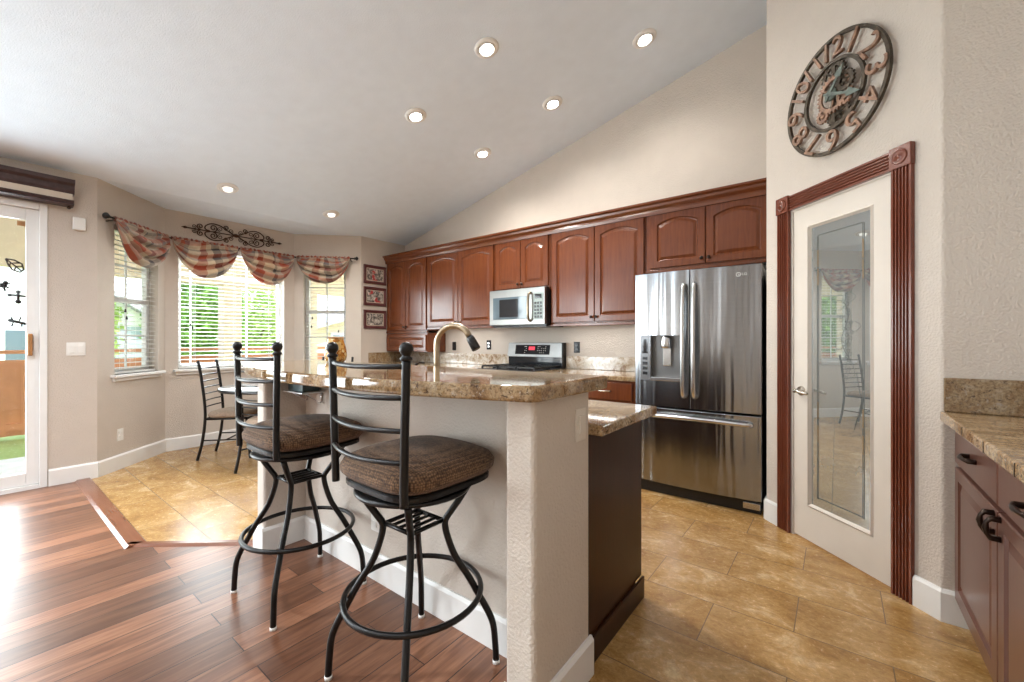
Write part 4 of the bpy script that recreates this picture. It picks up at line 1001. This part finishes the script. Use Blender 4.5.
mw = thing('microwave_oven', 'stainless over-range microwave mounted under the short cabinet', 'microwave', (-3.158, YB-0.43, 1.385))
MB().box((0, 0.03, 0.0), (0.760, 0.428, 0.405)).build('case', 'blackp', mw, 0.003)
mf = MB().box((0.0, 0.0, 0.012), (0.755, 0.03, 0.405)).build('front_panel', simple('microwave_steel', (0.33, 0.325, 0.31), 0.3, 0.95), mw, 0.004)
MB().box((0.055, -0.006, 0.075), (0.53, 0.0, 0.32)).build('door_glass', 'ltglass', mf, 0.003)
MB().box((0.15, -0.008, 0.10), (0.41, -0.005, 0.295)).build('viewing_window', 'darkglass', mf)
MB().box((0.615, -0.005, 0.06), (0.735, 0.0, 0.345)).build('keypad', simple('keypad_grey_green', (0.30, 0.36, 0.35), 0.3), mf)
kp = MB()
for i in range(3):
    for j in range(5): kp.box((0.628+i*0.035, -0.008, 0.08+j*0.036), (0.652+i*0.035, -0.004, 0.104+j*0.036))
kp.build('key', 'blackp', mf)
MB().box((0.63, -0.007, 0.285), (0.72, -0.004, 0.33)).build('display', 'darkglass', mf)
MB().tube(spline([(0.575, 0.0, 0.05), (0.575, -0.04, 0.075), (0.575, -0.052, 0.2), (0.575, -0.04, 0.325), (0.575, 0.0, 0.35)], 5), 0.013, 10).build('door_handle', 'bnickel', mf)
MB().box((0.02, 0.05, -0.012), (0.74, 0.4, 0.0)).build('vent_grille', 'blackp', mw)

# ------------------------------------------------------------------ pantry door and casing
A45 = R(-45)     # local x along the wall (toward the viewer), local -y into the room
def P45(s_, z=0.0, off=0.0): q = on45(s_, off); return (q.x, q.y, z)
pd = bpy.data.objects.new('door_1', None); COL.objects.link(pd); pd.matrix_world = frame_at(P45(0.230), A45); struct(pd, 'beige pantry door with etched frosted glass', 'door')
DW, DH = 0.610, 2.036
gx0, gx1, gz0, gz1 = 0.118, 0.498, 0.232, 1.905
df = MB(); yf, yk = 0.008, 0.043
for a, b in (((0, yf, 0.012), (gx0, yk, DH)), ((gx1, yf, 0.012), (DW, yk, DH)), ((gx0, yf, 0.012), (gx1, yk, gz0)), ((gx0, yf, gz1), (gx1, yk, DH))): df.box(a, b)
df.build('door_leaf', 'doorpaint', pd)
st = MB()
def ring(m, x0, x1, z0, z1, t, ya, yb):
    m.loops([[(x0, ya, z0), (x1, ya, z0), (x1, ya, z1), (x0, ya, z1)], [(x0+t, yb, z0+t), (x1-t, yb, z0+t), (x1-t, yb, z1-t), (x0+t, yb, z1-t)]], False, False)
ring(st, gx0-0.012, gx1+0.012, gz0-0.012, gz1+0.012, 0.006, yf-0.004, yf-0.009); ring(st, gx0-0.006, gx1+0.006, gz0-0.006, gz1+0.006, 0.011, yf-0.009, yf+0.012)
ring(st, gx0-0.016, gx1+0.016, gz0-0.016, gz1+0.016, 0.004, yf, yf-0.004)
st.build('glazing_bead', 'doorpaint', pd)
gp = MB().box((gx0-0.001, yf+0.011, gz0-0.001), (gx1+0.001, yf+0.017, gz1+0.001)).build('glass_pane', 'frosted', pd)
gy = yf+0.0105
et = MB()
for xx, t in ((0.045, 0.0018), (0.053, 0.0010)):
    for a, b in (((gx0+xx-t, gz0+0.05), (gx0+xx+t, gz1-0.06)), ((gx1-xx-t, gz0+0.05), (gx1-xx+t, gz1-0.06))): et.box((a[0], gy-0.0008, a[1]), (b[0], gy, b[1]))
    for z in (gz0+0.035+xx*0.5, gz1-0.035-xx*0.5): et.box((gx0+0.05, gy-0.0008, z-t*0.7), (gx1-0.05, gy, z+t*0.7))
et.build('etched_border', 'etch', gp)
eg = MB()
for z in (0.62, 0.76, 1.55, 1.66):
    for x in (gx0+0.05, gx1-0.05): eg.box((x-0.004, gy-0.0011, z), (x+0.004, gy-0.0002, z+0.10))
eg.build('etched_accent', 'etchgold', gp)
vn = MB(); rv = random.Random(3); cxv = (gx0+gx1)/2+0.03
vine = [(cxv+0.03*math.sin(i*0.7)+0.05*(i/12-0.3), gy-0.001, 1.45-i*0.035) for i in range(13)]
vn.tube(vine, 0.0008, 5)
for i in range(26):
    z = 1.44-i*0.017; x = cxv+rv.uniform(-0.05, 0.04)*(1-i/34)+0.02
    r_ = 0.010
    vn.tube([(x+r_*math.cos(2*PI*k/8), gy-0.001, z+r_*math.sin(2*PI*k/8)) for k in range(8)], 0.0007, 4, closed=True)
for z, x in ((1.46, 0.03), (1.42, -0.03), (1.30, 0.06), (1.20, -0.03)):
    vn.tube([(cxv+x+0.03*math.cos(2*PI*k/10)*(1+0.3*math.cos(6*PI*k/10)), gy-0.001, z+0.028*math.sin(2*PI*k/10)) for k in range(10)], 0.0008, 4, closed=True)
vn.tube([(gx1-0.09, gy-0.001, 1.05), (gx1-0.06, gy-0.001, 0.9), (gx1-0.10, gy-0.001, 0.74)], 0.001, 4)
vn.build('etched_vine', 'etch', gp)
hd = MB().lathe([(0.030, 0.0), (0.028, 0.008), (0.012, 0.012), (0.012, 0.05), (0, 0.05)], (0.058, yf, 0.912), 20, axis='y')
hd.tube(spline([(0.058, yf-0.048, 0.912), (0.08, yf-0.055, 0.914), (0.12, yf-0.052, 0.910), (0.155, yf-0.048, 0.904)], 4), [0.012]+[0.009]*11+[0.007], 10); hd.build('door_handle', 'nickel', pd)
for z in (0.33, 1.08, 1.82): MB().cyl((DW+0.004, yf-0.006, z-0.045), (DW+0.004, yf-0.006, z+0.045), 0.007, 10).box((DW-0.01, yf-0.002, z-0.045), (DW+0.004, yf, z+0.045)).build('hinge', 'bronze', pd)
ca = bpy.data.objects.new('trim_1', None); COL.objects.link(ca); ca.matrix_world = frame_at(P45(0.0), A45); struct(ca, 'fluted mahogany door casing with rosette corner blocks', 'door casing')
def flute_prof(x0, x1, t=0.02, n=5):
    P = [(x0, 0), (x0, -t), (x0+0.008, -t)]
    wv = (x1-x0-0.016)/n
    for i in range(n):
        a = x0+0.008+i*wv
        for k in range(0, 9): P.append((a+wv*(0.14+0.72*(1-math.cos(PI*k/8))/2), -t+0.011*math.sin(PI*k/8)))
        P.append((a+wv, -t))
    P += [(x1, -t), (x1, 0)]; return P
s0, s1, cw = 0.121, 0.945, 0.092
for a, b, nm in ((s0, s0+cw, 'side_casing'), (s1-cw, s1, 'side_casing')):
    MB().prism(flute_prof(a, b)[::-1], 0.0, 2.045).build(nm, 'casing', ca)
hp = flute_prof(0, cw); m = MB(); m.loops([[(x, y, 2.045+u) for u, y in hp] for x in (s0+cw, s1-cw)]); m.build('head_casing', wood('mahogany_casing_horizontal', (0.12, 0.028, 0.014), (0.21, 0.055, 0.026), 0.25, 'x'), ca)
for a in (s0-0.004, s1-cw-0.004):
    bk = MB().box((a, -0.028, 2.041), (a+cw+0.008, 0, 2.145)).build('corner_block', 'casing', ca, 0.003)
    c = (a+cw/2+0.004, -0.028, 2.093)
    MB().lathe([(0.036, -0.001), (0.036, 0.004), (0.030, 0.006), (0.026, 0.002), (0.021, 0.006), (0.012, 0.003), (0.009, 0.007), (0, 0.009)], c, 28, axis='y').build('rosette', 'casing', bk)
MB().box((s0+cw, 0.0, 2.036), (s1-cw, 0.05, 2.046)).box((s0+cw, 0, 0), (0.229, 0.05, 2.04)).box((0.841, 0, 0), (s1-cw, 0.05, 2.04)).build('jamb', 'doorpaint', ca)

# ------------------------------------------------------------------ wall clock
ck = thing('wall_clock', 'large round openwork gear clock with copper numerals above the pantry door', 'clock'); ck.matrix_world = frame_at(P45(0.55, 2.588), A45) @ Matrix.Translation((0, -0.030, 0))
CR = 0.318
def ringmesh(r0, r1, y0_, y1_, n=64):
    return MB().lathe([(r0, y0_), (r1, y0_), (r1, y1_), (r0, y1_), (r0, y0_)], (0, 0, 0), n, False, 'y')
ringmesh(CR-0.018, CR, -0.008, 0.010).build('outer_ring', 'clockring', ck)
ringmesh(0.172, 0.190, -0.008, 0.010).build('inner_ring', 'clockring', ck)
for h in range(1, 13):
    a = PI/2-2*PI*h/12; r_ = 0.245
    text_obj('numeral', str(h), 0.165 if h < 10 else 0.145, 0.009, 'numeral', ck, (r_*math.cos(a), -0.006, r_*math.sin(a)), (R(90), -(a-PI/2), 0))
def gear(cx, cz, r0, r1, teeth, y, mt, spokes=4, nm='gear'):
    m = MB(); n = teeth*4; L0, L1 = [], []
    for i in range(n):
        a = 2*PI*i/n; r_ = r1 if (i % 4) in (0, 1) else r1*0.87
        L0.append((cx+r_*math.cos(a), y, cz+r_*math.sin(a))); L1.append((cx+r0*math.cos(a), y, cz+r0*math.sin(a)))
    f = lambda L, d: [(p[0], p[1]+d, p[2]) for p in L]
    m.loops([f(L1, 0.006), f(L0, 0.006), f(L0, -0.006), f(L1, -0.006), f(L1, 0.006)], False, False)
    for k in range(spokes):
        a = 2*PI*k/spokes+0.4; m.tube([(cx, y, cz), (cx+r0*1.05*math.cos(a), y, cz+r0*1.05*math.sin(a))], 0.007, 6)
    m.lathe([(0.014, -0.008), (0.014, 0.008), (0.0, 0.008)], (cx, y, cz), 12, axis='y')
    return m.build(nm, mt, ck)
gear(0.0, 0.105, 0.050, 0.078, 20, 0.002, 'clockring', 3); gear(0.03, -0.115, 0.046, 0.072, 20, 0.002, 'clockring', 4)
gear(0.01, 0.0, 0.075, 0.105, 28, -0.008, 'numeral', 3); gear(-0.06, -0.09, 0.022, 0.042, 14, -0.006, 'numeral', 3); gear(0.085, 0.03, 0.03, 0.056, 16, -0.012, 'clockring', 4)
gear(0.075, -0.045, 0.03, 0.05, 16, -0.004, 'numeral', 3)
MB().box((-0.012, -0.004, -0.19), (0.012, 0.004, 0.19)).build('back_bar', 'clockring', ck)
MB().cyl((0, 0.03, 0.19), (0, 0.0, 0.19), 0.012, 8).cyl((-0.16, 0.03, -0.10), (-0.16, 0, -0.10), 0.01, 8).build('hanger', 'clockring', ck)
MB().lathe([(0.034, 0.012), (0.034, 0.022), (0.014, 0.026), (0, 0.026)], (0, 0, 0), 20, axis='y').build('hub', 'verdigris', ck)
def hand(a, L, nm):
    m = MB(); c, s_ = math.cos(a), math.sin(a); y = -0.029
    q = [(-0.04, -0.006), (0.0, -0.010), (L*0.55, -0.006), (L*0.6, -0.022), (L*0.75, -0.014), (L, 0), (L*0.75, 0.014), (L*0.6, 0.022), (L*0.55, 0.006), (0, 0.010), (-0.04, 0.006)]
    m.loops([[(u*c-v*s_, y+d, u*s_+v*c) for u, v in q] for d in (0.003, -0.002)]); m.build(nm, 'verdigris', ck)
hand(PI/2-R(36), 0.15, 'hour_hand'); hand(PI/2-R(114), 0.205, 'minute_hand')

# ------------------------------------------------------------------ framed pictures
for i, (z, lab, rd_) in enumerate(((2.165, 'dark wood framed street photograph, topmost of the three by the corner cabinet', True), (1.855, 'dark wood framed photograph with a red patch, middle of the three by the corner cabinet', True), (1.528, 'dark wood framed black and white photograph, lowest of the three by the corner cabinet', False))):
    p = thing('framed_picture', lab, 'picture', (0, 0, 0), 0, 'framed photographs by the corner cabinet'); p.matrix_world = frame_at((XL, 3.556, z), R(90))
    hw, hh, t = 0.183, 0.132, 0.042
    m = MB(); L = lambda a, b, y: [(-a, y, -b), (a, y, -b), (a, y, b), (-a, y, b)]
    m.loops([L(hw, hh, 0), L(hw, hh, -0.018), L(hw-0.01, hh-0.01, -0.022), L(hw-t, hh-t, -0.012), L(hw-t, hh-t, 0)], False, False); m.build('frame', 'framewood', p)
    MB().box((-hw+t-0.002, -0.008, -hh+t-0.002), (hw-t+0.002, -0.002, hh-t+0.002)).build('mat_board', 'pic_mat', p)
    MB().box((-hw+t+0.010, -0.0095, -hh+t+0.008), (hw-t-0.010, -0.0075, hh-t-0.008)).build('photograph', photo_mat('photo_print_%d' % i, 2.3+i*4.1, rd_), p)

# ------------------------------------------------------------------ curtain rod, swags, iron scroll
RZ = 2.352
R0, R1, R2, R3 = Vector((-5.235, 0.775)), Vector((-5.785, 1.337)), Vector((-5.785, 2.690)), Vector((-5.245, 3.235))
cr_ = thing('curtain_rod', 'black curtain rod following the three walls of the bay', 'curtain rod', (R1.x, R1.y, RZ))
def rel(p, z=0.0): return (p.x-R1.x, p.y-R1.y, z)
MB().tube([rel(R0), rel(R1), rel(R2), rel(R3)], 0.009, 10).build('rod', 'black', cr_)
for p, q in ((R0, R1), (R3, R2)):
    d = (p-q).normalized(); a = Vector((*rel(p),)); b = a+Vector((d.x, d.y, 0))*0.055
    MB().tube([a, a+(b-a)*0.15, a+(b-a)*0.3, a+(b-a)*0.6, a+(b-a)*0.85, b], [0.011, 0.020, 0.014, 0.030, 0.020, 0.004], 14).build('finial', 'black', cr_)
for p, nn in ((R0+(R1-R0)*0.06, Vector((-0.70, -0.71))), (R1+(R2-R1)*0.5, Vector((-1, 0))), (R3+(R2-R3)*0.06, Vector((-0.70, 0.71)))):
    e_ = p+nn*0.073
    MB().tube([rel(p, 0.0), rel(p, -0.02), rel(p+nn*0.05, -0.03), rel(e_, -0.03)], 0.006, 8).build('bracket', 'black', cr_)
def swag(label, A, B, D, seed):
    nrm = Vector((B-A).normalized()); nrm = Vector((nrm.y, -nrm.x))      # into the room
    W = (B-A).length; mid = (A+B)/2; rs = random.Random(seed); ph = [rs.uniform(0, 6.3) for _ in range(6)]
    root = thing('swag_valance', label, 'valance', (mid.x, mid.y, RZ), 0, 'plaid swag valances on the bay curtain rod')
    u_ = (B-A).normalized(); rows, cols = 30, 44; G, U = [], []
    for i in range(rows+1):
        v = i/rows; row, ur = [], []
        for j in range(cols+1):
            s_ = 2*j/cols-1
            shp = max(0.0, 1-abs(s_)**2.1)**0.62
            drop = D*v*shp+0.012*v
            # pleats fan out from the top, swag folds lie along the curve
            pleat = 0.013*math.sin(22*s_+ph[0]+2*math.sin(3*s_+ph[1]))*(1-v)**0.7
            fold = 0.034*math.sin(2*PI*(3.6*v+0.25*math.sin(2.5*s_+ph[2]))+ph[3])*shp*min(1, v*4)
            fold += 0.008*math.sin(2*PI*7.1*v+4*s_*s_+ph[4])*shp*min(1, v*4)
            out = 0.032+0.050*math.sin(PI*min(1, v*0.85))*shp+pleat+fold-0.012*v
            x = s_*W/2*(1-0.015*v)
            row.append((u_.x*x+nrm.x*out, u_.y*x+nrm.y*out, -0.008-drop)); ur.append((0.85*s_*W*(1.0-0.45*v)+0.05*math.sin(9*s_+ph[3])*(1-v)+ph[5]*0.3, 0.80*v+0.07*math.sin(3*s_+ph[2])+ph[4]*0.2))
        G.append(row); U.append(ur)
    # fold the sheet's lower hem back on itself so the cloth has thickness
    o = MB().sheet(G, U).build('swag', 'plaid', root)
    so = o.modifiers.new('cloth', 'SOLIDIFY'); so.thickness = 0.003
    P, UV = [], []
    n, k = 60, 8; gm = MB(); Gh, Uh = [], []
    for j in range(n+1):
        s_ = 2*j/n-1; r_ = 0.017+0.004*math.sin(40*s_+ph[0]); row, ur = [], []
        for a_ in range(k+1):
            t = 2*PI*a_/k; oo = r_*math.cos(t); zz = r_*1.35*math.sin(t)+0.004*math.sin(55*s_+ph[1])
            x = s_*W/2; row.append((u_.x*x+nrm.x*oo, u_.y*x+nrm.y*oo, zz)); ur.append((s_*W*1.9+ph[5]*0.3, 0.42+a_*0.01))
        Gh.append(row); Uh.append(ur)
    gm.sheet(Gh, Uh).build('rod_pocket', 'plaid', root)
    return root
eps = 0.02
swag('plaid swag valance over the left angled bay window', R0+(R1-R0)*0.07, R0+(R1-R0)*0.97, 0.37, 1)
swag('plaid swag valance over the left half of the middle bay window', R1+(R2-R1)*0.015, R1+(R2-R1)*0.492, 0.385, 2)
swag('plaid swag valance over the right half of the middle bay window', R1+(R2-R1)*0.508, R1+(R2-R1)*0.985, 0.395, 3)
swag('plaid swag valance over the right angled bay window, beside the pictures', R2+(R3-R2)*0.03, R2+(R3-R2)*0.93, 0.335, 4)

sc = thing('iron_scrollwork', 'brown wrought iron scroll decoration on the wall above the middle bay window', 'wall decoration'); sc.matrix_world = frame_at((-5.86, 2.005, 2.512), R(90)) @ Matrix.Translation((0, -0.014, 0))
MB().tube([(-0.50, 0, 0), (0.50, 0, 0)], 0.006, 8).build('bar', 'iron', sc)
def spiral(cx, cz, r, turns, a0, sgn, y=0.0):
    n = int(14*turns); return [(cx+r*(1-0.78*i/n)*math.cos(a0+sgn*2*PI*turns*i/n), y, cz+r*(1-0.78*i/n)*math.sin(a0+sgn*2*PI*turns*i/n)) for i in range(n+1)]
for sx in (-1, 1):
    m = MB()
    for sz in (-1, 1):
        def Q(P): return [(sx*p[0], p[1], sz*p[2]) for p in P]
        m.tube(Q(spline([(0.02, 0, 0.005), (0.10, 0, 0.05), (0.17, 0, 0.088), (0.25, 0, 0.095), (0.31, 0, 0.06), (0.315, 0, 0.02), (0.27, 0, 0.005)], 6)), 0.0068, 6)
        m.tube(Q(spiral(0.235, 0.045, 0.042, 1.4, -PI/2, -1)), 0.006, 6)
        m.tube(Q(spiral(0.165, 0.045, 0.03, 1.3, -PI/2, 1)), 0.004, 6)
        m.tube(Q(spiral(0.10, 0.075, 0.030, 1.4, -PI/2, 1)), 0.006, 6)
        m.tube(Q(spiral(0.055, 0.045, 0.028, 1.3, -PI/2, -1)), 0.004, 6)
        m.tube(Q(spiral(0.365, 0.040, 0.034, 1.4, -PI/2, 1)), 0.006, 6)
        m.tube(Q(spiral(0.425, 0.028, 0.024, 1.3, -PI/2, -1)), 0.004, 6)
    m.build('scroll', 'iron', sc)
    MB().loops([[(sx*(0.49+p), y, q) for p, q in ((0, -0.008), (0.02, -0.014), (0.055, 0), (0.02, 0.014), (0, 0.008))] for y in (0.004, -0.004)]).build('arrow_tip', 'iron', sc)
MB().ball((0, -0.004, 0), 0.028, 14, (1.1, 0.4, 0.8)).build('center_rosette', 'iron', sc)

# ------------------------------------------------------------------ outside
struct(MB().box((-40, -25, -0.35), (-5.41, 40, -0.16)).build('ground', 'grass'), 'green lawn outside the windows', 'lawn')
struct(MB().box((-6.95, -6, -0.3), (-5.41, 4.6, -0.03)).build('patio_slab', 'concrete'), 'pale concrete patio outside the sliding door', 'patio')
o = MB().lathe([(0.085, 0.0), (0.08, 0.012), (0.05, 0.018), (0, 0.018)], (0, 0, 0), 28).build('drain_cap', 'rubber', loc=(-5.93, 0.262, -0.03)); tag(o, 'black oval drain cap on the patio just outside the door', 'drain cap')
pc = thing('patio_cover', 'cream patio cover with square posts outside the bay', 'patio cover', (-7.0, 2.0, -0.16))
MB().box((-1.9, -8, 2.98), (1.58, 6.5, 3.08)).build('roof', 'patioceil', pc)
MB().box((-1.70, -8, 2.36), (-1.52, 6.5, 2.98)).build('beam', 'stucco', pc, label='cream beam')
for y in (0.86, 2.25, -6.5): MB().box((-1.75, y-0.14, 0), (-1.47, y+0.14, 2.36)).box((-1.79, y-0.18, 0), (-1.43, y+0.18, 0.12)).build('post', 'stucco', pc)
fe = thing('cedar_fence', 'orange cedar fence along the far side of the lawn', 'fence', (-9.15, 0, -0.16))
bd = MB(); y = -8.0
while y < 17: 
    k_ = int(round(y/0.1385)) % 2; bd.box((-0.01, y, 0.05), (0.012+0.018*k_, y+0.1385, 1.08)); y += 0.1385
bd.build('board_panel', 'cedar', fe)
MB().box((-0.05, -8, 1.06), (0.045, 17, 1.11)).box((0.01, -8, 0.12), (0.04, 17, 0.22)).build('rail', 'cedar', fe)
MB().box((-0.07, -8, 1.20), (0.07, 17, 1.25)).build('top_rail', 'cedar', fe)
for k in range(10): MB().box((-0.05, -7.6+k*2.4, 0), (0.05, -7.5+k*2.4, 1.36)).build('post', 'cedar', fe)
def tree(label, x, y, h, r, mt, n, seed, z0=0.7):
    t = thing('garden_tree', label, 'tree', (x, y, -0.16), 0, 'trees beyond the cedar fence')
    MB().tube([(0, 0, 0), (0.03, 0.02, h*0.5), (0, 0.05, h*0.8)], [0.10, 0.07, 0.03], 8).build('trunk', 'bark', t)
    m = MB(); rr = random.Random(seed)
    for i in range(n):
        th = rr.uniform(0, 2*PI); ph = math.acos(rr.uniform(-1, 1)); q = rr.random()**0.4
        bump_ = 1+0.22*math.sin(5*th+2*ph)
        p = Vector((r*q*bump_*math.sin(ph)*math.cos(th), r*q*bump_*math.sin(ph)*math.sin(th), (z0+h)/2+(h-z0)/2*q*math.cos(ph)))
        s_ = rr.uniform(0.06, 0.12); a = Vector((rr.uniform(-1, 1), rr.uniform(-1, 1), rr.uniform(-1, 1))).normalized(); b = a.orthogonal().normalized()
        m.add([p-a*s_, p+b*s_*0.5, p+a*s_, p-b*s_*0.5], [(0, 1, 2, 3)])
    m.build('foliage', mt, t)
    return t
tree('dense green tree seen through the left part of the middle bay window', -11.8, 3.25, 3.3, 0.85, 'leaf', 4200, 1, 0.3)
tree('loose pale green tree seen through the right part of the middle bay window', -13.6, 5.35, 3.2, 0.80, 'leaf2', 1900, 2, 0.3)
tree('small pale tree seen through the left angled bay window', -13.2, 1.7, 2.6, 0.5, 'leaf2', 900, 3, 0.8)
tree('pale green tree seen through the patio door glass', -11.0, -0.6, 2.5, 0.6, 'leaf2', 900, 4, 0.8)
def house(label, x, y, rz, W, Dp, H, wall_m, gable_m, wins, roof_h=1.6):
    t = thing('neighbor_house', label, 'house', (x, y, -0.16), rz, 'neighbouring houses')      # local front faces +x
    MB().box((-Dp, -W/2, 0), (0, W/2, H)).build('wall', wall_m, t)
    MB().loops([[(xx, -W/2, H), (xx, W/2, H), (xx, 0, H+roof_h)] for xx in (-Dp, 0.0)]).build('gable', gable_m, t)
    for s_ in (-1, 1):
        o_ = 0.35; k = roof_h/(W/2)
        MB().loops([[(xx, 0, H+roof_h+0.02), (xx, s_*(W/2+o_), H-o_*k+0.02), (xx, s_*(W/2+o_), H-o_*k+0.14), (xx, 0, H+roof_h+0.14)] for xx in (-Dp-0.3, 0.35)]).build('roof', 'roofgrey', t)
    for (wy, wz, ww, wh) in wins:
        f = MB().box((0, wy-ww/2, wz), (0.05, wy+ww/2, wz+wh)).build('window', 'white', t)
        MB().box((0.05, wy-ww/2+0.08, wz+0.08), (0.06, wy-0.03, wz+wh-0.08)).box((0.05, wy+0.03, wz+0.08), (0.06, wy+ww/2-0.08, wz+wh-0.08)).build('pane', 'ltglass', f)
    return t
house('blue-grey neighbouring house with white lap siding above, left of the bay', -14.5, -0.3, 0, 7.0, 8, 1.75, 'lapblue', 'lapwhite', [(-0.75, 0.75, 0.75, 0.9), (1.1, 0.7, 0.8, 1.0)], 2.6)
house('white neighbouring house with grey gable roof, seen through the wide bay window', -20, 8.0, 0, 5.6, 7, 1.75, 'lapwhite', 'lapwhite', [(-1.4, 0.6, 1.3, 0.9), (0.6, 0.6, 1.3, 0.9)], 1.0)
house('cream neighbouring house seen through the right angled bay window', -13.0, 9.3, 0, 5.4, 5, 1.75, 'stucco', 'stucco', [(-1.5, 0.75, 1.3, 0.9), (0.6, 0.75, 1.2, 0.9)], 0.8)
